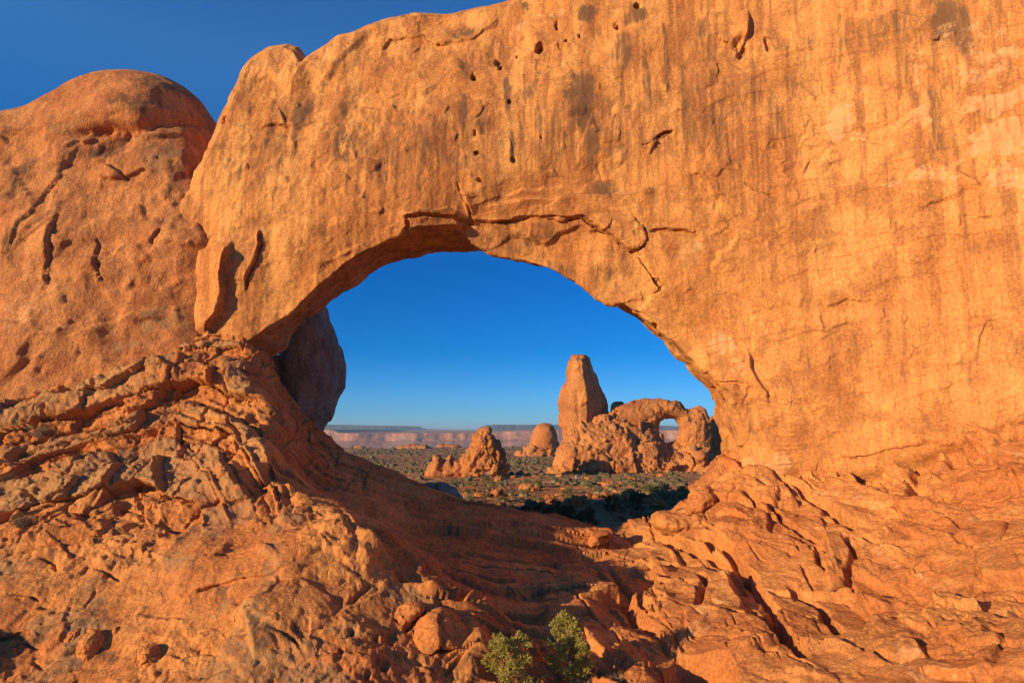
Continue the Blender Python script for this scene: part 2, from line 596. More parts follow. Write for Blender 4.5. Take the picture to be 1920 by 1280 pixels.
class Relief:
    """collects relief (positive = out of the face) and stain and painted shade maps over an (X, Z) grid"""
    def __init__(self, GX, GZ, x0, z0, d, base):
        self.GX, self.GZ, self.x0, self.z0, self.d, self.base = GX, GZ, x0, z0, d, base
        self.out = np.zeros(GX.shape)
        Q = np.stack([GX.ravel(), 0 * GX.ravel(), GZ.ravel()], 1).astype(np.float32)
        self.wx = fbm(Q, 1.1, 3, 301).reshape(GX.shape) * 0.55
        self.wz = fbm(Q, 1.1, 3, 302).reshape(GX.shape) * 0.55
        self.maps = {k: np.zeros(GX.shape) for k in ('varnish_shade', 'pale', 'lichen')}

    def box(self, line, r):
        xs = [p[0] for p in line]; zs = [p[1] for p in line]
        i0 = max(0, int((min(xs) - r - self.x0) / self.d)); i1 = min(self.GX.shape[0], int((max(xs) + r - self.x0) / self.d) + 2)
        j0 = max(0, int((min(zs) - r - self.z0) / self.d)); j1 = min(self.GX.shape[1], int((max(zs) + r - self.z0) / self.d) + 2)
        return slice(i0, max(i0, i1)), slice(j0, max(j0, j1))

    def flake(self, px, h, fade, edge=0.10, rnd=None, rough=0.12):
        """one side of the line (left of its direction) stands proud by h at the line and dies away over fade"""
        L = rough_line(onwall(px, self.base), 0.7, rough, rnd or random.Random(len(px)))
        s = self.box(L, fade * 2.5)
        x = self.GX[s].ravel(); z = self.GZ[s].ravel()
        if not x.size:
            return
        d, sg, en = line_d(L, x, z)
        tot = sum(math.dist(p, q) for p, q in zip(L[:-1], L[1:]))
        e = sstep(0, min(1.2, 0.4 * tot), en) * sstep(2.5, 1.5, d / fade)
        sd = d * sg
        v = h * sstep(-edge, edge, sd) * np.exp(-np.maximum(sd, 0) / fade) * e
        self.out[s] += v.reshape(self.GX[s].shape)
        self.maps['pale'][s] += (min(0.32, 0.08 + h) * np.exp(-((sd - 0.06) / 0.10) ** 2) * e).reshape(self.GX[s].shape)

    def groove(self, px, w, depth, rnd=None, rough=0.1):
        L = rough_line(onwall(px, self.base), 0.6, rough, rnd or random.Random(len(px) + 5))
        s = self.box(L, w * 2)
        x = self.GX[s].ravel(); z = self.GZ[s].ravel()
        if not x.size:
            return
        d, _, en = line_d(L, x, z)
        self.out[s] -= (depth * (1 - sstep(0.25 * w, w, d)) * sstep(0, 0.5, en + 0.15)).reshape(self.GX[s].shape)

    def region(self, px, h, edge=0.15):
        L = onwall(px, self.base)
        s = self.box(L, edge * 2 + 0.5)
        sd = poly_sd(L, self.GX[s], self.GZ[s])
        self.out[s] += h * sstep(edge, -edge, sd)

    def blob(self, name, cx, cy, rx, ry, v, soft=0.6):
        (x, z), = onwall([(cx, cy)], self.base)
        Y = 40.0
        rx *= Y / FPX; ry *= Y / FPX
        s = self.box([(x - rx, z - ry), (x + rx, z + ry)], 1.0)
        r = np.hypot((self.GX[s] + self.wx[s] * min(1.0, 0.25 + rx * 0.5) - x) / rx, (self.GZ[s] + self.wz[s] * 2 - z) / ry)
        m = self.maps[name]
        m[s] = np.maximum(m[s], v * sstep(1.25, soft * 0.6, r))

    def pocket(self, cx, cy, r, depth, asp=1.0):
        (x, z), = onwall([(cx, cy)], self.base)
        r = r * 40.0 / FPX
        s = self.box([(x - r * 1.5, z - r * asp * 1.5), (x + r * 1.5, z + r * asp * 1.5)], 0.3)
        k = min(1, r * 1.6)
        q = np.hypot((self.GX[s] + self.wx[s] * k - x) / r, (self.GZ[s] + self.wz[s] * k - z) / (r * asp))
        self.out[s] -= depth * sstep(1.2, 0.3 if r > 0.3 else 0.55, q)


R = Relief(GX, GZ, GX0, GZ0, GD, None)
P2 = np.stack([GX.ravel(), np.zeros(GX.size), GZ.ravel()], 1).astype(np.float32)
shp = GX.shape
leftw = sstep(2.0, -9.0, GX) * 0.8       # the left pier is lumpier than the right wall
R.out += (fbm(P2, (9, 1, 7), 4, 1) * 0.85).reshape(shp)
R.out += (fbm(P2, (2.6, 1, 9.0), 4, 2).reshape(shp)) * (0.10 + 0.24 * leftw)
R.out += (fbm(P2, (1.5, 1, 1.9), 4, 3).reshape(shp)) * (0.035 + 0.11 * leftw)
R.out += (fbm(P2, (0.5, 1, 0.6), 3, 4).reshape(shp)) * (0.022 + 0.03 * leftw)
wp = P2 + np.stack([fbm(P2, (2.5, 1, 2.5), 3, 7), np.zeros(len(P2)), fbm(P2, (2.5, 1, 2.5), 3, 8)], 1) * 1.1
cv, ce = worley(wp, (3.4, 1, 2.6), 3, 0.35, 0.06)
sel = sstep(-0.02, 0.18, fbm(P2, 7, 2, 9))
R.out += (cv * 0.14 * sel).reshape(shp)
cv, ce = worley(wp, (1.3, 1, 1.0), 5, 0.4, 0.10)
R.out += (cv * 0.06 * sstep(0.0, 0.2, fbm(P2, 5, 2, 10))).reshape(shp)
# overhang band along the underside of the lintel and bedding steps
rr = random.Random(4)
# the ring of the arch, split from the lintel by a long crack
ring = [(878, 418), (930, 414), (990, 409), (1050, 410), (1092, 407), (1130, 430), (1180, 465), (1212, 496), (1242, 540), (1224, 553), (1190, 590), (1120, 560), (1000, 505), (900, 470), (850, 440)]
R.region(ring, -0.34, 0.07)
R.flake([(1092, 407), (1130, 405), (1165, 404), (1192, 412), (1208, 424), (1212, 448), (1196, 470), (1175, 462), (1130, 432), (1092, 407)][::-1], 0.16, 2.5, rnd=rr)
R.groove([(1192, 412), (1208, 424), (1213, 447), (1196, 470)], 0.13, 0.5, rr)
R.groove([(1092, 407), (1130, 432), (1180, 465), (1212, 496), (1243, 540), (1225, 553)], 0.11, 0.4, rr)
R.groove([(885, 416), (930, 414), (990, 408), (1050, 410), (1092, 407)], 0.08, 0.3, rr)
R.flake([(858, 345), (868, 372), (886, 418)], 0.45, 1.6, rnd=rr)
R.groove([(858, 345), (868, 372), (886, 418)], 0.08, 0.3, rr)
R.flake([(984, 408), (992, 425), (989, 450)], 0.35, 1.2, rnd=rr)
R.flake([(745, 398), (770, 402), (840, 392), (880, 414)][::-1], 0.4, 0.8, rnd=rr)
R.groove([(760, 412), (800, 408), (850, 410), (886, 418)], 0.11, 0.4, rr)
R.flake([(735, 448), (765, 440), (835, 428), (890, 425)], 0.4, 0.8, rnd=rr)
R.groove([(765, 413), (768, 430), (755, 445)], 0.12, 0.4, rr)
R.groove([(1220, 434), (1250, 432), (1280, 434), (1305, 436)], 0.10, 0.35, rr)
R.flake([(900, 390), (960, 380), (1040, 372), (1120, 365), (1180, 360), (1240, 352)][::-1], 0.40, 1.6, 0.18, rr, 0.18)
R.flake([(930, 365), (1000, 356), (1070, 352)][::-1], 0.30, 1.0, 0.15, rr)
# flake with the deep slot on the left pier
R.flake([(438, 448), (428, 500), (424, 545), (412, 590), (392, 612), (385, 640)][::-1], 0.8, 2.6, 0.08, rr, 0.16)
R.flake([(470, 428), (488, 432), (490, 452), (477, 492), (466, 515), (464, 540), (452, 553)][::-1], 0.26, 1.3, 0.06, rr, 0.10)
R.groove([(488, 436), (490, 460), (477, 492), (466, 518), (463, 542)], 0.09, 0.4, rr)
R.flake([(520, 195), (532, 220), (537, 240)][::-1], 0.2, 1.0, 0.08, rr)
R.pocket(420, 222, 8, 0.4, 2.0)
# exfoliation edge and cracks on the lintel and the right wall
R.groove([(1206, 272), (1225, 264), (1245, 250), (1264, 244)], 0.10, 0.5, rr)
R.flake([(1215, 300), (1222, 280), (1232, 262), (1264, 244)], 0.25, 1.6, 0.08, rr)
R.flake([(1395, 340), (1415, 355), (1440, 362), (1455, 367)][::-1], 0.16, 1.2, 0.07, rr)
R.groove([(1397, 342), (1420, 356), (1455, 366)], 0.07, 0.25, rr)
R.flake([(1375, 108), (1392, 95), (1402, 60), (1406, 10)], 0.55, 1.4, 0.12, rr)
R.pocket(1392, 85, 14, 0.5, 2.2)
R.pocket(1440, 85, 8, 0.35, 2.4)
for a in ([(1334, 240), (1346, 210)], [(1512, 240), (1516, 226), (1528, 218)], [(1464, 300), (1466, 315), (1476, 325)], [(1522, 190), (1536, 178)],
          [(1508, 328), (1518, 305), (1530, 290)], [(1670, 430), (1676, 400)], [(1345, 150), (1340, 110)], [(1505, 655), (1530, 690), (1552, 705)],
          [(1650, 700), (1644, 740), (1650, 760)], [(1700, 480), (1740, 500)], [(1820, 420), (1850, 400), (1900, 395)], [(1600, 360), (1640, 350)],
          [(1250, 180), (1252, 150)], [(1110, 200), (1096, 250), (1080, 300)], [(960, 300), (955, 250)], [(770, 160), (760, 200)], [(640, 210), (655, 250), (640, 300)],
          [(1430, 440), (1440, 470), (1470, 485)], [(1700, 690), (1720, 650), (1760, 640)], [(1830, 690), (1860, 600), (1920, 590)]):
    R.flake(a, rr.uniform(0.07, 0.16), rr.uniform(0.5, 1.4), 0.06, rr, 0.15)
# many small spalls
for k in range(230):
    cx = rr.uniform(470, 1920); cy = rr.uniform(30, 830)
    an = rr.uniform(0, 6.28); ln = rr.uniform(8, 34); cu = rr.uniform(-0.9, 0.9)
    pts = []
    for q in range(4):
        pts.append((cx, cy)); cx += ln / 3 * math.cos(an); cy += ln / 3 * math.sin(an); an += cu / 2
    R.flake(pts, rr.uniform(0.03, 0.13), rr.uniform(0.25, 1.0), 0.05, rr, 0.10)
# bedding sweeps on the right wall
for k in range(26):
    x0 = rr.uniform(1250, 1700); y0 = rr.uniform(60, 700)
    L = rr.uniform(120, 420)
    pts = [(x0 + L * t, y0 - 0.17 * L * t - 12 * math.sin(3 * t)) for t in (0, 0.33, 0.66, 1)]
    R.flake(pts, rr.uniform(0.03, 0.08), rr.uniform(0.4, 1.6), 0.07, rr, 0.14)
# ripples above the foot of the right wall
for k in range(16):
    y0 = 730 + k * 8
    R.flake([(1395 + k * 2, y0), (1450, y0 + 6 + k), (1520, y0 + 26 - k)], rr.uniform(0.05, 0.11), 0.35, 0.06, rr, 0.06)
R.flake([(1335, 720), (1355, 719), (1385, 722)][::-1], 0.35, 1.0, 0.06, rr)
R.groove([(1340, 720), (1390, 722)], 0.12, 0.3, rr)
R.flake([(1335, 738), (1380, 735), (1400, 745)][::-1], 0.2, 1.4, 0.06, rr)
R.flake([(1395, 640), (1405, 690), (1432, 735), (1440, 770)][::-1], 0.35, 2.2, 0.15, rr)
R.flake([(578, 100), (562, 128), (548, 152), (540, 175)], 0.5, 2.0, 0.15, rr)
R.flake([(700, 55), (640, 110), (600, 170)][::-1], 0.3, 3.0, 0.3, rr)
# solution pockets high on the lintel
for cx, cy, r, dp, asp in ((1012, 90, 11, 0.9, 1.2), (938, 125, 6, 0.7, 1.2), (933, 112, 8, 0.4, 1.4), (888, 143, 7, 0.8, 1.7), (1062, 75, 3.5, 0.5, 1), (1088, 65, 4, 0.5, 1.2), (970, 102, 3, 0.3, 1.5),
                           (892, 287, 4, 0.4, 1.2), (962, 300, 5, 0.4, 1.4), (900, 339, 6, 0.4, 0.7), (1015, 255, 4, 0.3, 0.8), (1195, 12, 8, 0.6, 0.8), (1160, 45, 8, 0.4, 1.2), (650, 90, 3, 0.2, 1),
                           (655, 83, 2.5, 0.2, 1), (955, 190, 4, 0.3, 1.3), (890, 250, 3, 0.4, 2.5), (1045, 45, 5, 0.5, 2.5)):
    R.pocket(cx, cy, r, dp, asp)
# varnish streaks, pale patches
for a in ((1095, 185, 32, 75, 1.0), (1110, 270, 22, 60, 0.9), (1080, 170, 30, 45, 0.8), (952, 170, 9, 60, 0.8), (960, 270, 7, 70, 0.75), (872, 120, 18, 45, 0.55), (868, 215, 12, 60, 0.7), (905, 230, 14, 60, 0.5),
          (858, 300, 16, 50, 0.5), (560, 215, 22, 50, 0.9), (575, 200, 12, 50, 0.8), (552, 250, 8, 70, 0.6), (1170, 95, 26, 60, 0.6), (1190, 30, 30, 30, 0.6), (1778, 50, 40, 70, 0.75), (1100, 20, 24, 30, 0.8),
          (985, 15, 10, 14, 0.7), (1135, 360, 30, 30, 0.7), (1000, 160, 26, 40, 0.45), (770, 255, 40, 50, 0.35), (640, 275, 35, 60, 0.4), (1310, 220, 30, 90, 0.35), (1330, 60, 26, 80, 0.4), (460, 160, 40, 60, 0.3),
          (870, 60, 30, 24, 0.6), (930, 95, 40, 40, 0.3), (1160, 470, 40, 22, 0.35), (1060, 500, 40, 20, 0.4), (960, 440, 30, 20, 0.35), (1420, 800, 40, 40, 0.25), (420, 300, 40, 80, 0.25)):
    R.blob('varnish_shade', *a)
for a in ((770, 265, 230, 120, 0.34), (1100, 240, 260, 130, 0.30), (1390, 200, 140, 150, 0.30), (980, 440, 130, 40, 0.36), (1130, 510, 80, 40, 0.30), (480, 300, 120, 120, 0.26), (1650, 60, 200, 60, 0.26)):
    R.blob('varnish_shade', *a, soft=0.2)
for a in ((640, 240, 14, 90, 0.5), (720, 300, 12, 80, 0.5), (800, 290, 16, 70, 0.5), (1010, 240, 8, 90, 0.55), (1215, 150, 10, 130, 0.5), (1250, 120, 8, 110, 0.5), (1285, 200, 10, 120, 0.45), (1345, 230, 12, 120, 0.4), (1480, 130, 14, 110, 0.4), (1700, 120, 10, 100, 0.4), (1755, 200, 10, 120, 0.4), (505, 250, 10, 90, 0.5)):
    R.blob('varnish_shade', *a)
for a in ((1580, 225, 30, 50, 0.55), (1612, 258, 12, 10, 0.75), (1720, 222, 34, 20, 0.55), (1900, 250, 42, 38, 0.85), (1880, 190, 60, 24, 0.65), (1860, 120, 60, 50, 0.45), (1840, 280, 20, 26, 0.6), (1905, 330, 30, 30, 0.6),
          (1760, 320, 46, 24, 0.45), (1350, 640, 34, 26, 0.6), (1345, 660, 16, 14, 0.75), (1300, 470, 34, 40, 0.42), (1720, 130, 16, 90, 0.35), (1680, 345, 20, 10, 0.6), (1440, 868, 70, 18, 0.6),
          (1830, 60, 80, 60, 0.3), (1380, 690, 20, 30, 0.45), (1640, 600, 60, 30, 0.3), (1560, 540, 30, 30, 0.3), (960, 55, 60, 22, 0.35), (1040, 25, 60, 20, 0.35)):
    R.blob('pale', *a)
for a in ((700, 40, 120, 40, 0.35), (490, 100, 60, 40, 0.4), (620, 90, 60, 40, 0.3)):
    R.blob('lichen', *a)
# undercut of the foot on the right
foot = onwall([(1330, 855), (1440, 872), (1500, 882), (1580, 900), (1650, 882), (1720, 862), (1790, 834), (1850, 818), (1920, 785), (1990, 750)])
fx = np.array([p[0] for p in foot]); fz = np.array([p[1] for p in foot])
below = np.interp(GX, fx, fz) - GZ
R.out += 0.5 * np.exp(-np.maximum(-below, 0) / 2.4) * sstep(13.5, 17.5, GX) * sstep(0.6, -0.6, below)

YF = BASE - R.out
YF_L = Grid2(GX0, GZ0, GD, YF)


def build_fin():
    k = 2
    h = GD * k
    yf = YF[::k, ::k]
    X = gx[::k]; Z = gz[::k]
    XX, ZZ = np.meshgrid(X, Z, indexing='ij')
    base = BASE[::k, ::k]
    thick = 6.2 + 0.14 * np.maximum(XX - 14, 0) + fbm(np.stack([XX.ravel(), 0 * XX.ravel(), ZZ.ravel()], 1), 8, 3, 40).reshape(XX.shape) * 0.8
    yb = base + thick + 0.06 * np.maximum(10 - ZZ, 0)
    front = onwall([(452, 652), (480, 633), (525, 603), (570, 563), (620, 518), (660, 489), (700, 468), (740, 449), (790, 435), (850, 430), (880, 452), (905, 468), (945, 479), (1000, 494), (1050, 514), (1095, 545), (1128, 568), (1150, 574), (1168, 573),
                    (1205, 594), (1250, 632), (1292, 674), (1325, 705), (1356, 738), (1372, 775), (1385, 815), (1392, 850), (1392, 880), (1392, 1100), (470, 1100)])
    bp = [(494, 676), (520, 668), (540, 655), (547, 632), (572, 600), (612, 577), (650, 549), (700, 517), (750, 493), (800, 480), (860, 472), (900, 468), (940, 472), (1000, 484), (1050, 503), (1095, 532), (1132, 562), (1165, 576),
          (1200, 601), (1245, 637), (1283, 679), (1300, 702), (1322, 722), (1333, 738), (1340, 762), (1342, 790), (1352, 812), (1356, 840), (1366, 862), (1366, 1100), (494, 1100)]
    bx, _, bz = at([p[0] for p in bp], [p[1] for p in bp], 48.6)
    rl = random.Random(8)
    front = rough_line(front, 0.8, 0.10, rl)
    back = rough_line(list(zip(bx, bz)), 0.8, 0.14, rl)
    SF = poly_sd(front, XX, ZZ); SB = poly_sd(back, XX, ZZ)
    tp = [(330, 330), (375, 226), (386, 205), (404, 168), (430, 128), (455, 97), (478, 83), (505, 78), (540, 75), (560, 84), (577, 112), (590, 98), (604, 84), (640, 60), (690, 40), (740, 24), (790, 15), (830, 20), (870, 18), (910, 12), (950, 2), (1000, -14), (1100, -50), (1300, -100), (1600, -150), (2000, -200), (2300, -220)]
    ty = np.interp([p[0] for p in tp], [330, 400, 560, 900, 1300, 1900, 2300], [46, 46.3, 47, 47, 45, 39, 36])
    tx, _, tz = at([p[0] for p in tp], [p[1] for p in tp], ty)
    ztop = np.interp(X, tx, tz)
    xl = np.interp(Z, [-12, 5, 8, 12.5, 16, 19, 21, 24, 40], [-27, -27, -26, -24.2, -22.4, -21.2, -20.8, -20.3, -19])
    ny0 = math.floor((YF.min() - 0.5) / h) * h
    ny = int((yb.max() + 0.6 - ny0) / h) + 1
    Y = ny0 + h * np.arange(ny)
    f = np.empty((len(X), ny, len(Z)), np.float32)

    def chunk(i0):
        s = slice(i0, min(i0 + 24, len(X)))
        a = yf[s][:, None, :]; b = yb[s][:, None, :]
        yy = Y[None, :, None]
        d = smax(a - yy, yy - b, 1.2)
        t = np.clip((yy - a) / (b - a), 0, 1)
        mid = (a + b) / 2
        top = (Z[None, None, :] - ztop[s][:, None, None] + 0.10 * np.maximum(np.abs(yy - mid) - 1, 0) ** 2) * 0.8
        d = smax(d, top, 1.6)
        t = t ** 0.8
        d = smax(d, -(SF[s][:, None, :] * (1 - t) + SB[s][:, None, :] * t), 0.45)
        d = smax(d, (xl[None, None, :] - X[s][:, None, None]) * 0.8, 2.0)
        d = smax(d, (X[s][:, None, None] - 45.5), 2.0)
        f[s] = d
    list(POOL.map(chunk, range(0, len(X), 24)))
    f[:, :, 0] = 1; f[:, :, -1] = np.maximum(f[:, :, -1], 0.5)
    V, Q = isosurface(f, (X[0], Y[0], Z[0]), h)
    del f
    V, Q = subdivide(V, Q)
    N = vnormals(V, Q)
    # the front vertices take the fine relief; the rest gets rock noise along its normal
    tgt = YF_L(V[:, 0], V[:, 2])
    w = sstep(0.30, 0.12, np.abs(V[:, 1] - tgt)) * sstep(-0.35, -0.7, N[:, 1])
    V[:, 1] += (tgt - V[:, 1]) * w
    P = V.astype(np.float32)
    wc, we = worley(P + 0.8 * fbm(P, 2.5, 2, 60)[:, None], (2.6, 2.0, 0.9), 21, 0.35, 0.10)
    d = fbm(P, 2.2, 5, 50) * 0.30 + wc * 0.13 * sstep(-18, -14, P[:, 0]) + fbm(P, 0.5, 3, 51) * 0.04
    d *= 1 - 0.65 * sstep(0.15, 0.5, N[:, 2])
    V += N * (d * (1 - w))[:, None]
    at_ = {k2: Grid2(GX0, GZ0, GD, m)(V[:, 0], V[:, 2]) * (V[:, 1] < tgt + 3) for k2, m in R.maps.items()}
    root = mesh_np('natural_arch', V, Q, M_WALL, attrs=at_)
    tag(root, 'huge orange sandstone fin pierced by the wide window arch that frames the desert', 'natural arch')
    return root


FIN = build_fin()

# ------------------------------------------------------------------ the domed rock left of the fin
BC = [(-150, 300, 44), (-150, 700, 41), (0, 230, 46), (0, 400, 43.6), (0, 600, 41.5), (0, 760, 40.2), (120, 180, 47), (120, 260, 44.6), (120, 400, 43.3), (120, 560, 42.0), (120, 720, 40.8), (240, 140, 47.5), (250, 190, 45.6), (300, 180, 46.6), (240, 225, 44.6), (240, 262, 45.3), (240, 400, 43.6), (240, 560, 42.6), (240, 690, 41.6),
      (340, 180, 48.0), (375, 205, 50.0), (350, 240, 46.6), (350, 300, 44.6), (350, 420, 43.3), (400, 420, 43.5), (350, 560, 42.75), (400, 560, 43.0), (370, 640, 42.3), (450, 400, 46), (450, 600, 45)]
bx_, by_, bz_ = at([p[0] for p in BC], [p[1] for p in BC], np.array([p[2] for p in BC]))
_bt = TPS(np.stack([bx_, bz_], 1), by_, 0.5)
LX0, LZ0 = -52.0, -8.0
lx = LX0 + 0.08 * np.arange(460); lz = LZ0 + 0.08 * np.arange(460)
LX, LZ = np.meshgrid(lx, lz, indexing='ij')
_lb = Grid2(LX0, LZ0, 0.64, _bt(*np.meshgrid(lx[::8], lz[::8], indexing='ij')))
LBASE = _lb(LX, LZ)
L_ = Relief(LX, LZ, LX0, LZ0, 0.08, _lb)
P2 = np.stack([LX.ravel(), 0 * LX.ravel(), LZ.ravel()], 1).astype(np.float32)
shp = LX.shape
(capx, capz), = onwall([(240, 236)], _lb)
capline = onwall([(-60, 262), (60, 258), (130, 240), (200, 226), (260, 228), (330, 224), (400, 224)], _lb)
cz = np.interp(LX, [p[0] for p in capline], [p[1] for p in capline])
u = LZ - cz
capm = sstep(0.3, 1.0, u)
rough = 1 - 0.75 * capm
L_.out += fbm(P2, (7, 1, 5), 4, 21).reshape(shp) * (0.35 + 0.5 * rough)
L_.out += fbm(P2, (2.0, 1, 1.6), 5, 22).reshape(shp) * 0.15 * rough
L_.out += fbm(P2, (0.6, 1, 0.55), 3, 23).reshape(shp) * 0.06 * rough
wp = P2 + (fbm(P2, 2.5, 3, 24) * 1.0)[:, None]
cv, ce = worley(wp, (3.0, 1, 2.2), 31, 0.4, 0.08)
L_.out += (cv.reshape(shp) * 0.17) * rough
teeth = fbm(P2, (0.8, 1, 5), 3, 26).reshape(shp)
L_.out += 0.35 * capm
L_.out -= 1.0 * np.exp(-((u + 0.55 + 0.3 * teeth) / 0.45) ** 2) * (0.55 + 0.8 * np.clip(teeth + 0.3, 0, 1)) * sstep(-33, -28, LX)
rr = random.Random(6)
L_.flake([(10, 500), (40, 440), (100, 395), (110, 400)], 0.16, 1.2, 0.1, rr)
L_.groove([(108, 398), (97, 440), (92, 490), (80, 545)], 0.09, 0.35, rr, 0.16)
L_.flake([(80, 545), (92, 490), (97, 440), (108, 398)], 0.3, 1.2, 0.08, rr)
L_.groove([(40, 455), (75, 430), (108, 402)], 0.08, 0.2, rr, 0.2)
L_.groove([(180, 445), (182, 480), (190, 510), (200, 530)], 0.09, 0.4, rr, 0.16)
L_.flake([(200, 530), (188, 500), (180, 445)], 0.24, 1.4, 0.1, rr)
L_.groove([(288, 468), (290, 452), (305, 432)], 0.08, 0.3, rr)
L_.flake([(310, 470), (296, 466), (288, 452), (300, 434), (318, 424)], 0.25, 1.0, 0.08, rr)
L_.groove([(196, 303), (215, 315), (240, 340)], 0.08, 0.3, rr)
L_.flake([(240, 340), (215, 315), (196, 303)], 0.35, 0.8, 0.08, rr)
L_.region([(180, 290), (190, 265), (240, 250), (235, 270), (205, 285)], -0.22, 0.2)
L_.flake([(0, 500), (30, 440), (60, 400), (90, 350), (125, 300), (150, 262)], 0.26, 1.6, 0.10, rr, 0.45)
L_.flake([(-20, 300), (30, 330), (55, 365), (60, 400)][::-1], 0.22, 1.2, 0.1, rr, 0.4)
for a in ((295, 296, 5, 0.3, 0.8), (276, 306, 3, 0.25, 1), (321, 305, 3, 0.2, 1)):
    L_.pocket(*a)
for a in ((90, 620, 4, 0.4), (170, 615, 0, 0.3), (255, 585, 0, 0.3)):
    L_.flake([(a[0] - 50, a[1] + 18), (a[0], a[1]), (a[0] + 60, a[1] - 6)][::-1], a[3], 1.2, 0.1, rr, 0.2)
for k in range(70):
    cx = rr.uniform(0, 380); cy = rr.uniform(260, 720); an = rr.uniform(0, 6.28); ln = rr.uniform(10, 45); pts = []
    for q in range(4):
        pts.append((cx, cy)); cx += ln / 3 * math.cos(an); cy += ln / 3 * math.sin(an); an += rr.uniform(-0.5, 0.5)
    L_.flake(pts, rr.uniform(0.06, 0.22), rr.uniform(0.3, 1.0), 0.06, rr, 0.12)
for a in ((250, 195, 60, 24, 0.6), (190, 280, 40, 20, 0.8), (30, 330, 40, 60, 0.55), (280, 280, 50, 50, 0.4), (300, 160, 60, 20, 0.5), (20, 460, 30, 60, 0.4), (225, 275, 20, 20, 0.7), (330, 330, 30, 60, 0.4)):
    L_.blob('varnish_shade', *a)  # cap varnish, plus shade of the hollows and alcoves painted into the colour
for a in ((310, 519, 6, 4, 1.0), (50, 590, 70, 40, 0.38), (200, 470, 40, 40, 0.3), (40, 510, 40, 40, 0.3)):
    L_.blob('pale', *a)
for a in ((300, 600, 90, 36, 0.5), (300, 300, 60, 50, 0.5), (120, 240, 60, 30, 0.45), (240, 650, 60, 20, 0.5), (20, 240, 40, 20, 0.4)):
    L_.blob('lichen', *a)
LYF = LBASE - L_.out


def build_dome():
    h = 0.16
    yf = LYF[::2, ::2]; X = lx[::2]; Z = lz[::2]
    tp = [(-420, 330), (-200, 260), (-60, 230), (0, 226), (50, 216), (85, 198), (120, 170), (150, 147), (190, 131), (230, 124), (265, 124), (300, 130), (330, 142), (358, 162), (378, 190), (390, 222), (394, 240), (450, 400)]
    tx, _, tz = at([p[0] for p in tp], [p[1] for p in tp], 49.0)
    ztop = np.interp(X, tx, tz)
    yb = np.interp(LZ[::2, ::2], [8, 13, 17], [47.0, 49.0, 56.0])
    Y = np.arange(38.0, 59.0, h)
    f = np.empty((len(X), len(Y), len(Z)), np.float32)
    yy = Y[None, :, None]
    xr = np.interp(Z, [-8, 8, 12, 15, 19, 22, 30], [-17.4, -17.4, -18.0, -19.6, -21.4, -22.0, -22.6])
    for i0 in range(0, len(X), 32):
        s = slice(i0, i0 + 32)
        d = smax(yf[s][:, None, :] - yy, yy - yb[s][:, None, :], 3)
        top = (Z[None, None, :] - ztop[s][:, None, None] + 0.05 * (yy - 49.0) ** 2) * 0.75
        d = smax(d, top, 2.2)
        d = smax(d, X[s][:, None, None] - xr[None, None, :], 2.5)
        f[s] = d
    f[0] = 1; f[-1] = 1; f[:, :, 0] = 1; f[:, :, -1] = 1; f[:, 0] = 1; f[:, -1] = 1
    V, Q = isosurface(f, (X[0], Y[0], Z[0]), h)
    N = vnormals(V, Q)
    tgt = Grid2(LX0, LZ0, 0.08, LYF)(V[:, 0], V[:, 2])
    w = sstep(0.4, 0.15, np.abs(V[:, 1] - tgt)) * sstep(-0.3, -0.6, N[:, 1])
    V[:, 1] += (tgt - V[:, 1]) * w
    V += N * ((fbm(V.astype(np.float32), 2.5, 4, 52) * 0.18) * (1 - w))[:, None]
    at_ = {k2: Grid2(LX0, LZ0, 0.08, m)(V[:, 0], V[:, 2]) for k2, m in L_.maps.items()}
    o = mesh_np('rock_dome', V, Q, M_LEFT, attrs=at_)
    tag(o, 'brown sandstone butte with a smooth rounded dome cap left of the arch', 'rock dome')
    return o


DOME = build_dome()

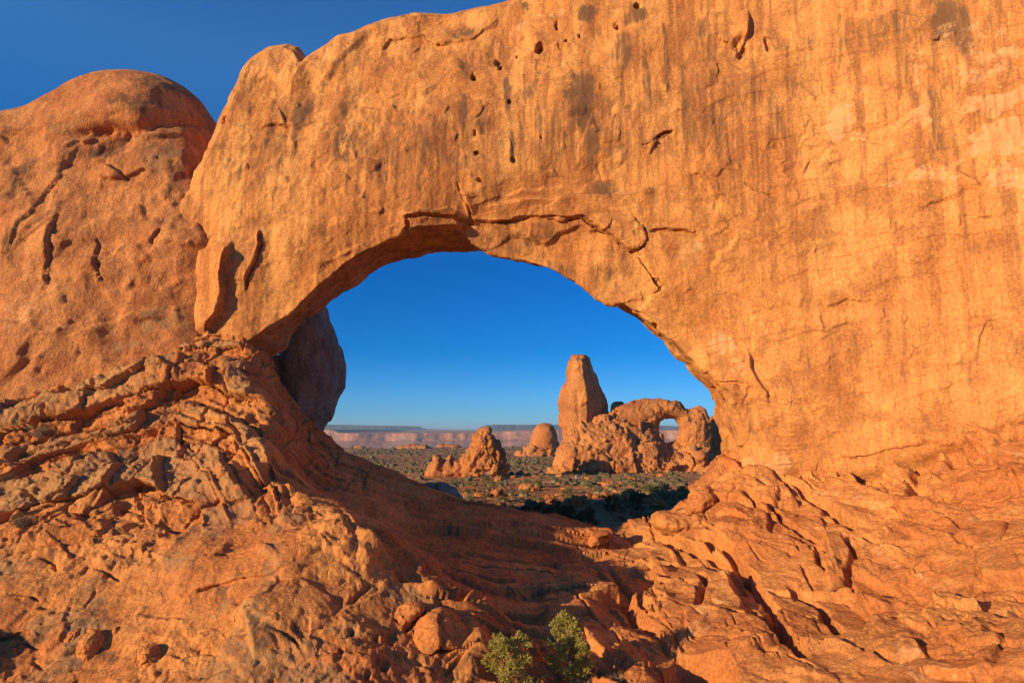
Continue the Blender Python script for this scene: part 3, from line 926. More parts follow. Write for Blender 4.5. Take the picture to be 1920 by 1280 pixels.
# ------------------------------------------------------------------ the bedrock slopes in front of and inside the arch
TC = [(-300, 790, 38), (-300, 900, 34), (-300, 1100, 29), (-300, 1280, 25.0), (0, 755, 40), (0, 880, 35.8), (0, 1000, 31), (0, 1130, 27.4), (0, 1280, 24.2),
      (200, 700, 41), (200, 800, 37.3), (200, 900, 34.2), (200, 1030, 29.4), (200, 1150, 26.4), (200, 1280, 23.8),
      (390, 645, 41.6), (390, 750, 38.6), (390, 850, 35.4), (390, 950, 31.5), (390, 1050, 28.0), (390, 1160, 25.5), (390, 1280, 23.2),
      (450, 660, 41.0), (470, 720, 38.8), (490, 790, 36.6), (500, 850, 34.6), (500, 920, 32.2), (560, 975, 29.4),
      (640, 958, 28.4), (660, 1010, 27.2), (630, 1060, 26.7), (560, 1120, 25.4), (640, 1160, 24.9), (640, 1280, 22.8), (740, 1085, 27.3), (800, 1110, 27.2), (885, 1140, 27.0), (780, 1180, 25.4), (880, 1215, 25.6), (800, 1280, 24.2), (900, 1280, 24.6),
      # shaded slope inside the arch
      (515, 700, 43.5), (525, 770, 43.5), (560, 790, 45.5), (610, 828, 46), (690, 872, 46), (760, 910, 46), (830, 936, 46), (900, 955, 46), (1000, 972, 46), (1080, 986, 46), (1130, 996, 46),
      (590, 870, 40.5), (560, 900, 37.2), (680, 930, 39.5), (640, 930, 37.0), (720, 985, 36.2), (800, 990, 39), (760, 1045, 33.6), (850, 1090, 32.6), (900, 1040, 36.6), (1000, 1060, 37), (930, 1115, 32.6), (1000, 1140, 32.2), (1060, 1140, 32.2), (960, 1180, 29.2), (1040, 1200, 28.6), (1010, 1262, 26.0), (950, 1270, 25.0),
      # gully and right slope
      (1130, 1030, 42), (1120, 1080, 36), (1110, 1140, 32.0), (1100, 1200, 28.6), (1085, 1270, 26.2),
      (1240, 985, 44.5), (1250, 1050, 39), (1250, 1130, 33.6), (1250, 1220, 28.8), (1250, 1280, 26.4), (1300, 925, 44.5), (1375, 868, 44.0),
      (1400, 905, 42.6), (1400, 1000, 37.6), (1400, 1100, 32.8), (1400, 1200, 28.4), (1400, 1280, 25.6),
      (1600, 905, 40.0), (1600, 1000, 35.2), (1600, 1100, 30.8), (1600, 1200, 26.6), (1600, 1280, 24.0),
      (1780, 855, 37.2), (1800, 950, 33.0), (1800, 1100, 27.4), (1800, 1280, 22.0), (1920, 800, 35.4), (1920, 900, 31.8), (1920, 1000, 28.6), (1920, 1150, 24.0), (1920, 1280, 20.4), (2250, 800, 33), (2250, 1000, 26), (2250, 1280, 18)]
tx, ty, tz = at([p[0] for p in TC], [p[1] for p in TC], np.array([p[2] for p in TC], float))
EX = [(-34, 52, -1), (-22, 52, 2), (-14, 51, -2), (-6, 53, -9), (4, 54, -10), (14, 53, -8.5), (26, 52, -4), (40, 46, -2), (-10, 8, -11), (0, 8, -11.5), (10, 8, -11), (0, 15, -11), (-24, 16, -8.5), (-20, 10, -10), (24, 12, -10)]
tx = np.append(tx, [e[0] for e in EX]); ty = np.append(ty, [e[1] for e in EX]); tz = np.append(tz, [e[2] for e in EX])
_tt = TPS(np.stack([tx, ty], 1), tz, 0.3)
_ax = np.arange(-62, 62.01, 0.25); _ay = np.arange(5, 64.01, 0.25)
TERR = Grid2(-62, 5, 0.25, _tt(*np.meshgrid(_ax, _ay, indexing='ij')))

# outcrops standing just outside the frame on the left; their shadows reach into it
_gx2, _gy2 = np.meshgrid(_ax, _ay, indexing='ij')
for hx_, hy_, hr_, hh_ in ((-25.0, 21.0, 2.6, 3.6), (-22.0, 18.5, 1.8, 1.8), (-36.5, 26.0, 2.2, 3.4), (-28.5, 23.5, 1.6, 1.6)):
    TERR.a += hh_ * sstep(1.25, 0.45, np.hypot(_gx2 - hx_, _gy2 - hy_) / hr_)


def onterr(pts, y0=12.0):
    """photo pixels -> (x, y) where their rays first meet the smooth slope"""
    out = []
    ys = np.arange(y0, 60, 0.05)
    for px, py in pts:
        X, Y, Z = at(np.full(ys.shape, float(px)), np.full(ys.shape, float(py)), ys)
        hit = np.nonzero(Z < TERR(X, ys))[0]
        k = hit[0] if len(hit) else len(ys) - 1
        out.append((X[k], ys[k]))
    return out


NTH, NR = 1500, 900
th = np.radians(np.linspace(-50, 50, NTH)); rr_ = 11.0 * (63.0 / 11.0) ** np.linspace(0, 1, NR)
TH, RR = np.meshgrid(th, rr_, indexing='ij')
SX = RR * np.sin(TH); SY = RR * np.cos(TH)
keep_y = np.minimum(SY, 58)
SZ = TERR(SX, SY)
e = 0.25
NXs = -(TERR(SX + e, SY) - TERR(SX - e, SY)) / (2 * e); NYs = -(TERR(SX, SY + e) - TERR(SX, SY - e)) / (2 * e)
nl = np.sqrt(NXs ** 2 + NYs ** 2 + 1)
TN = np.stack([NXs / nl, NYs / nl, 1 / nl], -1).reshape(-1, 3)
TP = np.stack([SX, SY, SZ], -1).reshape(-1, 3).astype(np.float32)
x, y, z = TP[:, 0], TP[:, 1], TP[:, 2]
gul = onterr([(1130, 1000), (1110, 1080), (1095, 1150), (1085, 1210), (1075, 1268)])
gx_ = np.interp(y, [p[1] for p in gul][::-1], [p[0] for p in gul][::-1])
wR = sstep(-0.6, 0.9, x - gx_ + 0.5 * fbm(TP, 2.0, 3, 70))
rid = [(890, 1145, 26.5), (800, 1110, 27), (740, 1085, 27.4), (640, 960, 29.6), (560, 975, 30.8), (500, 915, 33.2), (500, 850, 35.6), (470, 720, 39.4), (450, 660, 41.4)]
rxx, ryy, _ = at([p[0] for p in rid], [p[1] for p in rid], np.array([p[2] for p in rid]))
xr_ = np.interp(y, ryy, rxx)
wS = sstep(-0.5, 0.8, x - xr_) * (1 - wR)
wL = 1 - wR - wS
wLedge = wL * sstep(28.8, 33.5, y)
wLow = wL - wLedge
OUT = np.zeros(len(TP)); DY = np.zeros(len(TP))
# general undulation
warp = np.stack([fbm(TP, 3, 3, 71), fbm(TP, 3, 3, 72), fbm(TP, 3, 3, 73)], 1) * 1.2
WPt = TP + warp
OUT += fbm(TP, 5, 4, 74) * (0.55 * wL + 0.35 * wS + 0.45 * wR)
# low left outcrop: knobs, pits, broken scabs
kn = fbm(TP, (1.6, 1.6, 1.2), 6, 75, 0.55)
rg = fbm(TP, 1.1, 5, 76, 0.55, ridged=True)
cv, ce = worley(TP + 0.6 * warp, (2.2, 2.2, 1.2), 41, 0.7, 0.06)
cv2, ce2 = worley(TP + 0.35 * warp, (0.85, 0.85, 0.55), 42, 0.7, 0.07)
cv4, _c = worley(TP + 0.15 * warp, (0.36, 0.36, 0.26), 48, 0.7, 0.10)
rough_m = sstep(-0.25, 0.25, fbm(TP, 4.5, 3, 77))
OUT += wLow * (fbm(TP, (2.6, 2.6, 2.0), 4, 75, 0.5) * 0.20 + kn * 0.07 + cv * 0.08 + cv2 * 0.05 * (0.3 + rough_m) + cv4 * 0.042 * (0.25 + rough_m) + (rg - 0.35) * 0.06 * rough_m + fbm(TP, 0.22, 3, 78) * 0.045 * (0.4 + rough_m))
pf, pe = worley(TP + 0.3 * warp, (1.1, 1.1, 0.8), 43, 0.0, 0.2)
# ledges: beds rising to the right on the left, falling to the right inside the arch
cl = [(-60, -9), (-30.5, 1.3), (-26, 2.9), (-18.3, 5.2), (-14.5, 4.4), (-9.5, 0.6), (-4, -3.2), (4, -6.2), (9, -4.6), (13.5, -2.0), (20, -3.0), (27, -1.8), (34, 0.6), (60, 6)]
cxz = np.interp(x, [c[0] for c in cl], [c[1] for c in cl])
s_ = z - cxz + 0.55 * fbm(TP, (5, 5, 2), 3, 80)


def strata(s, th_, seed, soft=0.16):
    rs = np.random.default_rng(seed)
    hts = rs.random(512); wid = 0.6 + 0.8 * rs.random(512)
    edges = np.cumsum(wid) * th_; edges -= edges[256]
    i = np.clip(np.searchsorted(edges, s), 1, 510)
    fr = (s - edges[i - 1]) / (edges[i] - edges[i - 1])
    t = sstep(0, soft, fr)
    # notch right under each bed
    return hts[i - 1] * (1 - t) + hts[i] * t, fr, i


h1, f1_, i1 = strata(s_, 0.80, 5, 0.10)
brk, be = worley(np.stack([x * 1.0 + 0.7 * warp[:, 0], y * 0.6, i1 * 7.7], 1).astype(np.float32), (2.4, 3.0, 1.0), 44, 0.3, 0.08)
h2, f2_, i2 = strata(s_ + 0.15 * kn, 0.33, 9, 0.25)
led = (h1 - 0.5) * 1.05 + brk * 0.36 - 0.35 * (1 - sstep(0.0, 0.06, be)) - 0.55 * np.exp(-(f1_ / 0.10) ** 2) * sstep(-0.2, 0.3, brk + 0.3) + (h2 - 0.5) * 0.34
DY -= wLedge * led * 1.0
s6 = z - 0.22 * (x + 20) + 0.35 * fbm(TP, (4, 4, 2), 3, 79)
h6, f6_, i6 = strata(s6, 0.62, 31, 0.14)
DY -= wLow * ((h6 - 0.5) * 0.42 - 0.26 * np.exp(-(f6_ / 0.10) ** 2) * sstep(-0.1, 0.3, brk)) * sstep(-6, -11, x) * sstep(-0.2, 0.2, fbm(TP, 5, 2, 94) + 0.15)
OUT += wLedge * (kn * 0.08 + cv * 0.10 + cv2 * 0.08 + cv4 * 0.045 + fbm(TP, 0.3, 3, 81) * 0.05 + (rg - 0.35) * 0.12)
# shaded slope: smooth long beds running down to the right
sdir = np.array([0.86, 0.30, -0.42]); sdir /= np.linalg.norm(sdir)
up = np.array([0.35, -0.25, 0.75]); up -= sdir * up.dot(sdir); up /= np.linalg.norm(up)
sd = np.cross(sdir, up)
SPc = np.stack([TP @ sdir / 6.0, TP @ up / 1.0, TP @ sd / 1.1], 1).astype(np.float32)
r1 = fbm(SPc + 0.25 * warp.astype(np.float32), 1.0, 5, 82, 0.5)
h3, f3_, i3 = strata(TP @ sd + 0.5 * fbm(SPc * np.array([0.4, 0.5, 0.5], np.float32), 1.0, 3, 83) + 0.08 * warp[:, 0], 0.95, 12, 0.22)
h7, f7_, i7 = strata(TP @ sd + 0.5 * fbm(SPc * np.array([0.4, 0.5, 0.5], np.float32), 1.0, 3, 83) + 0.06 * kn, 0.31, 33, 0.25)
OUT += wS * (r1 * 0.5 + (h3 - 0.5) * 0.75 + (h7 - 0.5) * 0.20 - 0.55 * np.exp(-(f3_ / 0.12) ** 2) * sstep(-0.25, 0.1, r1) + kn * 0.12 + (rg - 0.4) * 0.06 + fbm(TP, 0.35, 3, 84) * 0.03)
up_s = wS * sstep(36, 41, y) * sstep(-6, -10, x)
DY -= up_s * led * 0.45
# right slope: large broken slabs and joints running down the slope
RP = np.stack([x * 0.92 + y * 0.39 + 0.5 * warp[:, 0], y * 0.92 - x * 0.39 + 0.5 * warp[:, 1], z * 1.4], 1).astype(np.float32)
cR, eR = worley(RP, (4.2, 6.0, 3.4), 45, 0.8, 0.03)
cR2, eR2 = worley(RP + 3.1, (1.5, 2.7, 1.4), 46, 0.8, 0.05)
cR3, eR3 = worley(TP + 0.12 * warp, (0.42, 0.5, 0.42), 47, 0.8, 0.08)
patch = sstep(-0.15, 0.2, fbm(TP, 4, 3, 85))
OUT += wR * (cR * 0.44 + cR2 * 0.16 * (0.15 + 0.85 * patch) + cR3 * 0.045 * patch + fbm(TP, 1.2, 5, 86) * 0.14 + fbm(TP, 0.3, 3, 87) * 0.022)
jn = fbm(RP, 1.6, 2, 88)
OUT -= wR * 0.26 * (1 - sstep(0.0, 0.045, eR)) * sstep(-0.1, 0.15, jn)
OUT -= wR * 0.16 * (1 - sstep(0.0, 0.06, eR2)) * sstep(0.0, 0.2, jn + 0.2) * patch
sR = z - cxz + 0.35 * fbm(TP, 4, 3, 89)
h4, f4_, i4 = strata(sR, 0.8, 21, 0.07)
h5, f5_, i5 = strata(sR + 0.12 * fbm(TP, 1.2, 3, 93), 0.26, 23, 0.2)
DY -= wR * (h5 - 0.5) * 0.10 * (0.3 + 0.7 * patch)
DY -= wR * sstep(33, 38, y) * (h4 - 0.5) * 0.34


class TerrRelief:
    def sel(self, L, r):
        L = np.array(L)
        return np.nonzero((x > L[:, 0].min() - r) & (x < L[:, 0].max() + r) & (y > L[:, 1].min() - r) & (y < L[:, 1].max() + r))[0]

    def flake(self, px, h, fade, edge=0.10, rnd=random, rough=0.15, y0=12.0):
        L = rough_line(onterr(px, y0), 0.6, rough, rnd)
        i = self.sel(L, fade * 2.5)
        d, sg, en = line_d(L, x[i], y[i])
        sdv = d * sg
        OUT[i] += h * sstep(-edge, edge, sdv) * np.exp(-np.maximum(sdv, 0) / fade) * sstep(0, 0.9, en) * sstep(2.5, 1.5, d / fade)

    def groove(self, px, w, depth, rnd=random, rough=0.15, y0=12.0):
        L = rough_line(onterr(px, y0), 0.6, rough, rnd)
        i = self.sel(L, w * 2)
        d, _, en = line_d(L, x[i], y[i])
        OUT[i] -= depth * (1 - sstep(0.3 * w, w, d)) * sstep(0, 0.6, en + 0.1)

    def pocket(self, cx, cy, r, depth, asp=1.0):
        (a, b), = onterr([(cx, cy)])
        r = r * b / FPX
        i = self.sel([(a, b)], r * 3.5 * max(1, asp))
        k = min(1, r * 0.9)
        q = np.hypot((x[i] + warp[i, 0] * k - a) / r, (y[i] + warp[i, 1] * k - b) / (r * asp * 1.3))
        OUT[i] -= depth * 0.7 * sstep(1.2, 0.3, q)

    def bump(self, cx, cy, rx, h, asp=1.6, y0=12.0):
        h *= 0.7; rx *= 1.25
        (a, b), = onterr([(cx, cy)], y0)
        r = rx * b / FPX
        i = self.sel([(a, b)], r * 2.5 * asp)
        q = np.hypot((x[i] - a) / r, (y[i] - b) / (r * asp))
        OUT[i] += h * sstep(1.2, 0.3, q)


T = TerrRelief()
rr = random.Random(12)
# joints of the right slope
T.groove([(1375, 872), (1440, 888), (1500, 918), (1560, 955), (1598, 988)], 0.22, 0.6, rr)
T.flake([(1375, 868), (1440, 884), (1500, 914), (1560, 950), (1598, 984)], 0.5, 2.0, 0.1, rr)
T.groove([(1392, 928), (1440, 952), (1500, 990), (1550, 1016), (1592, 1016), (1690, 1036), (1765, 1030)], 0.20, 0.55, rr)
T.groove([(1300, 1010), (1370, 1032), (1398, 1078), (1436, 1110), (1462, 1180), (1512, 1246)], 0.28, 0.8, rr)
T.flake([(1300, 1006), (1370, 1028), (1398, 1074), (1436, 1106), (1462, 1176), (1512, 1242)], 0.4, 1.6, 0.12, rr)
T.groove([(1480, 1085), (1530, 1122), (1572, 1176)], 0.26, 0.7, rr)
T.groove([(1590, 1018), (1602, 1060), (1588, 1090), (1560, 1100)], 0.2, 0.7, rr)
T.flake([(1545, 1010), (1556, 1050), (1548, 1086), (1556, 1100)], 0.5, 1.0, 0.1, rr)
T.groove([(1530, 1030), (1536, 1060), (1560, 1080)], 0.16, 0.5, rr)
T.groove([(1310, 1075), (1330, 1110), (1310, 1150)], 0.22, 0.6, rr)
T.flake([(1220, 985), (1235, 1002), (1290, 1022), (1360, 1040)], 0.55, 1.6, 0.12, rr)
T.groove([(1235, 1006), (1290, 1026), (1365, 1046), (1420, 1080)], 0.22, 0.6, rr)
T.groove([(1140, 1060), (1190, 1110), (1210, 1150)], 0.2, 0.4, rr)
T.groove([(1170, 1120), (1215, 1170), (1240, 1190)], 0.25, 0.5, rr)
T.flake([(1720, 1120), (1790, 1150), (1860, 1132), (1920, 1100)], 0.4, 1.6, 0.1, rr)
T.groove([(1740, 1240), (1800, 1225), (1920, 1222)], 0.2, 0.4, rr)
T.groove([(1620, 1240), (1690, 1215), (1770, 1180), (1840, 1160)], 0.2, 0.4, rr)
T.pocket(1872, 1195, 14, 0.8, 0.8)
T.pocket(1660, 1160, 10, 0.5, 0.6)
# slabs on the left
T.flake([(0, 770), (90, 745), (190, 705), (300, 690), (390, 650)][::-1], 0.5, 1.4, 0.12, rr)
T.pocket(75, 745, 26, 0.6, 0.5); T.pocket(150, 730, 24, 0.6, 0.5)
T.pocket(200, 1048, 5, 0.25, 0.8)
T.pocket(232, 945, 20, 0.7, 0.7); T.pocket(385, 815, 9, 0.7, 1.2); T.pocket(240, 985, 10, 0.5); T.pocket(300, 978, 12, 0.5)
for cx, cy, r in ((790, 1180, 5), (805, 1186, 4), (822, 1184, 5), (640, 1225, 6), (705, 1200, 6), (730, 1195, 10), (720, 1255, 8), (660, 1190, 5), (690, 1270, 6)):
    T.pocket(cx, cy, r, 0.3)
T.groove([(745, 1080), (800, 1100), (860, 1125), (905, 1142)], 0.22, 0.6, rr)
T.flake([(640, 958), (680, 1010), (740, 1062), (800, 1090), (905, 1142)], 0.35, 0.9, 0.15, rr)
T.groove([(770, 1145), (772, 1165), (760, 1180)], 0.14, 0.5, rr)
T.groove([(830, 1270), (855, 1245), (880, 1225)], 0.10, 0.3, rr)
T.flake([(180, 940), (215, 900), (240, 860)], 0.6, 0.9, 0.1, rr)
T.flake([(430, 1160), (470, 1180), (480, 1250)], 0.7, 1.2, 0.12, rr)
# many short broken edges
for k in range(330):
    cx_ = rr.uniform(0, 1920); cy_ = rr.uniform(770, 1275)
    if 560 < cx_ < 1060 and cy_ < 1130:
        continue
    an = rr.gauss(0.75, 0.35) if cx_ > 1060 else rr.gauss(-0.30, 0.35)
    ln = rr.uniform(18, 70); pts_ = []
    for q in range(4):
        pts_.append((cx_, cy_)); cx_ += ln / 3 * math.cos(an); cy_ += ln / 3 * math.sin(an); an += rr.uniform(-0.5, 0.5)
    if not (0 < cx_ < 1930 and 740 < cy_ < 1290):
        continue
    if k % 3:
        T.flake(pts_ if cx_ > 1060 else pts_[::-1], rr.uniform(0.07, 0.24), rr.uniform(0.3, 0.9), 0.045, rr, 0.12)
    else:
        T.groove(pts_, rr.uniform(0.05, 0.10), rr.uniform(0.12, 0.3), rr, 0.12)
# crags of the crest where it breaks off inside the arch
for cx, cy, r, h in ((640, 962, 26, 0.5), (600, 975, 24, 0.35), (690, 1030, 16, 0.3), (785, 1070, 12, 0.35), (500, 850, 26, 0.5), (520, 925, 24, 0.5), (470, 880, 36, 0.4), (430, 870, 30, 0.4), (400, 720, 30, 0.5), (440, 690, 20, 0.4), (1060, 1085, 10, 0.3), (880, 1215, 26, 0.5)):
    T.bump(cx, cy, r, h)
# edges of the sheet drop away out of sight
edge = np.minimum(sstep(50, 47.5, np.abs(np.degrees(TH))), sstep(63, 60, RR)).ravel()
# broken apron where the slope runs up against the foot of the wall
dyw = np.maximum(YF_L(x, z + 0.4) - y, 0)
fil = np.exp(-dyw / 1.1) * sstep(12.5, 15.0, x) * sstep(70, 40, y)
OUT += fil * (0.65 + 0.45 * cR2 + 0.4 * cR + 0.4 * (h5 - 0.5) + 0.5 * fbm(TP, 1.4, 4, 95))
for cx_, cy_, r_, d_ in ((1555, 884, 16, 1.0), (1588, 902, 14, 0.9), (1700, 874, 18, 1.1), (1730, 866, 14, 0.9), (1785, 850, 20, 1.1), (1812, 862, 10, 0.7), (1880, 832, 16, 1.0), (1908, 822, 12, 0.9), (1640, 886, 10, 0.7)):
    T.pocket(cx_, cy_, r_, d_, 0.4)
V = TP + TN * OUT[:, None] + np.stack([0 * DY, DY, -0.25 * DY], 1)
V[:, 2] = V[:, 2] * edge + -12.0 * (1 - edge)
bedp = np.exp(-((np.abs(sR % 2.3 - 1.1)) / 0.16) ** 2) * wR * 0.35 + wLedge * np.clip((h1 - 0.55) * 1.2, 0, 0.5) * 0.4
lich = (wLedge * 0.55 * sstep(0.1, 0.5, h1) + wLow * 0.5 * sstep(-0.1, 0.3, fbm(TP, 3.5, 3, 90))) * sstep(0.3, 0.8, TN[:, 2])
varn = wS * 0.5 * sstep(0.0, 0.4, fbm(SPc, 1.0, 3, 91)) + wLow * 0.5 * sstep(0.1, 0.4, fbm(TP, 1.8, 4, 92))
BED = mesh_np('bedrock_slope', V, grid_quads(NTH, NR)[:, ::-1], M_SLOPE, attrs={'pale': bedp, 'lichen': lich, 'varnish_shade': varn})
tag(BED, 'broken orange bedrock slopes falling to a gully below the arch', 'rock slope', kind='structure')

# ------------------------------------------------------------------ the desert floor behind, out to the horizon
rng_r = np.array([0, 40, 50, 60, 90, 150, 200, 320, 500, 800, 1100, 1700, 2150, 2900, 3400, 6000, 9000, 16000], float)
rng_z = np.array([-14, -13, -10.5, -9.2, -9.4, -11.3, -12.6, -13.0, -14.5, -22, -34, -62, -78, -80, -18, -16, -18, -30], float)


def ground_z(x_, y_):
    r = np.hypot(x_, y_)
    zz = np.interp(r, rng_r, rng_z)
    P = np.stack([x_.ravel(), y_.ravel(), 0 * x_.ravel()], 1)
    k = np.clip((r - 52) / 40, 0, 1) * np.clip((2300 - r) / 400, 0, 1)
    n = (fbm(P, 26, 4, 100) * 0.9 + fbm(P, 140, 4, 101) * 3.2 * np.minimum(1, P[:, 1] / 400).clip(0.15) + fbm(P, 7, 4, 102) * 0.55 + fbm(P, 1.9, 4, 103, 0.6) * 0.42 * np.clip(1.6 - np.hypot(P[:, 0], P[:, 1]) / 220, 0, 1)).reshape(zz.shape)
    return zz + n * k


gr = np.concatenate([[0.0], np.geomspace(8, 50, 20)[:-1], np.geomspace(50, 220, 380)[:-1], np.geomspace(220, 16000, 260)])
gt = np.radians(np.concatenate([np.linspace(-180, -46, 60), np.linspace(-45, -22, 90)[:-1], np.linspace(-22, 24, 760), np.linspace(24, 45, 90)[1:], np.linspace(46, 180, 60)]))
GT, GR_ = np.meshgrid(gt, gr, indexing='ij')
gxx = GR_ * np.sin(GT); gyy = GR_ * np.cos(GT)
gzz = ground_z(gxx, gyy)
mg = bpy.data.materials.new('desert soil and scrub')
nt, b = nodes_of(mg)
N = NB(nt)
soil = N.mix(N.rng(N.noise(0.05, 5, 0.6), 0.35, 0.65), (0.58, 0.215, 0.068), (0.64, 0.30, 0.12))
soil = N.mix(N.rng(N.noise(0.5, 6, 0.7), 0.45, 0.7), soil, (0.33, 0.15, 0.075))
scr = N.noise(0.22, 8, 0.75)
scr2 = N.noise(0.02, 5, 0.7)
cov = N.math('ADD', N.math('MULTIPLY', scr, 0.8), N.math('MULTIPLY', scr2, 0.7))
sep = nt.nodes.new('ShaderNodeSeparateXYZ')
N.lk(N.pos, sep.inputs[0])
far = N.rng(sep.outputs[1], 110, 330)
cov = N.math('ADD', cov, N.math('MULTIPLY', far, 0.13))
colr = N.mix(N.math('MULTIPLY', N.rng(cov, 0.80, 0.98), 0.92), soil, N.mix(N.noise(0.9, 4, 0.7), (0.085, 0.075, 0.036), (0.20, 0.16, 0.085)))
N.lk(colr, b.inputs['Base Color'])
N.lk(N.bump(N.noise(0.6, 9, 0.75), 1.0, 1.6), b.inputs['Normal'])
ground = mesh_np('ground', np.stack([gxx, gyy, gzz], -1).reshape(-1, 3), grid_quads(len(gt), len(gr))[:, ::-1], mg)
tag(ground, 'red desert floor with grey green scrub seen through the arch', 'ground', kind='structure')

# ------------------------------------------------------------------ canyon cliffs and mesas on the horizon
M_CLIFF = sandstone('canyon cliff', (0.46, 0.235, 0.15), (0.38, 0.18, 0.115), (0.26, 0.12, 0.085), 40.0, 0.8, bump=0.8)
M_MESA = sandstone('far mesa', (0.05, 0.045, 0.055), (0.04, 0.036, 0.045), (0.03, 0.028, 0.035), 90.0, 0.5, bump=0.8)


def mesa(name, outline, Y, z0, mat, label, talus=1.0, flute=18.0, seed=0, depth=1500.0):
    """a flat-topped tableland: cliff over a talus apron; outline = photo points of its rim"""
    X, _, Z = at([p[0] for p in outline], [p[1] for p in outline], float(Y))
    xs = np.linspace(X[0], X[-1], 700)
    zt = np.interp(xs, X, Z)
    prof = [(depth, 1.0), (60, 1.0), (4, 1.0), (0, 0.985), (-6, 0.80), (-9, 0.76), (-18, 0.58), (-24, 0.55), (-70 * talus, 0.34), (-130 * talus, 0.16), (-230 * talus, 0.0)]
    P1 = np.stack([xs, 0 * xs, 0 * xs], 1)
    big = fbm(P1, 420, 4, seed + 1) * 150; fl = fbm(P1, 60, 5, seed + 2, 0.6, ridged=True)
    rows = []
    pv = []
    for k in range(len(prof) - 1):
        for t in np.linspace(0, 1, 7 if k > 2 else 3, endpoint=False):
            pv.append((prof[k][0] * (1 - t) + prof[k + 1][0] * t, prof[k][1] * (1 - t) + prof[k + 1][1] * t))
    pv.append(prof[-1])
    for dy, fz in pv:
        zz = z0 + (zt - z0) * fz
        Pk = np.stack([xs, 0 * xs + dy, zz], 1)
        n = fbm(Pk, (55, 80, 30), 4, seed + 3)
        amp = flute * (1.0 if fz < 0.99 else 0.6)
        rows.append(np.stack([xs, Y + dy + (0 if dy > 1000 else 1) * (big - fl * amp * (1.3 if fz < 0.5 else 1) + n * flute * 0.8), zz + (n * 6 if fz < 0.5 else fbm(Pk, 200, 3, seed + 9) * (1.5 if fz > 0.9 else 0))], 1))
    Vm = np.stack(rows, 1)
    o = mesh_np(name, Vm.reshape(-1, 3), grid_quads(*Vm.shape[:2]), mat)
    return tag(o, label, 'hills', kind='structure')


mesa('canyon_wall', [(-200, 806), (300, 806), (600, 806), (625, 805), (640, 811), (720, 812), (800, 811), (900, 811), (960, 808), (1000, 806), (1100, 804), (1240, 806), (1300, 806), (1700, 806), (2100, 806)], 2600, -84, M_CLIFF,
     'long band of pinkish canyon cliffs crossing below the horizon', 1.0, 16, 3)
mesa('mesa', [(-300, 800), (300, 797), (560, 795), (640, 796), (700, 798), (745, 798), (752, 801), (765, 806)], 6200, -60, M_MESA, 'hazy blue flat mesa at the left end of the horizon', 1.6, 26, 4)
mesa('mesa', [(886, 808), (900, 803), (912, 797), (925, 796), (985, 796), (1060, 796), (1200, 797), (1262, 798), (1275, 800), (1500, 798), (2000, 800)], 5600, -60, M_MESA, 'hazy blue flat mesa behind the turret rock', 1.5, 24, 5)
mesa('distant_hills', [(600, 808), (750, 802), (790, 803), (830, 805), (870, 805), (950, 806), (1300, 805)], 11000, -100, M_MESA, 'low pale blue hills far off between the two mesas', 2.0, 30, 6)

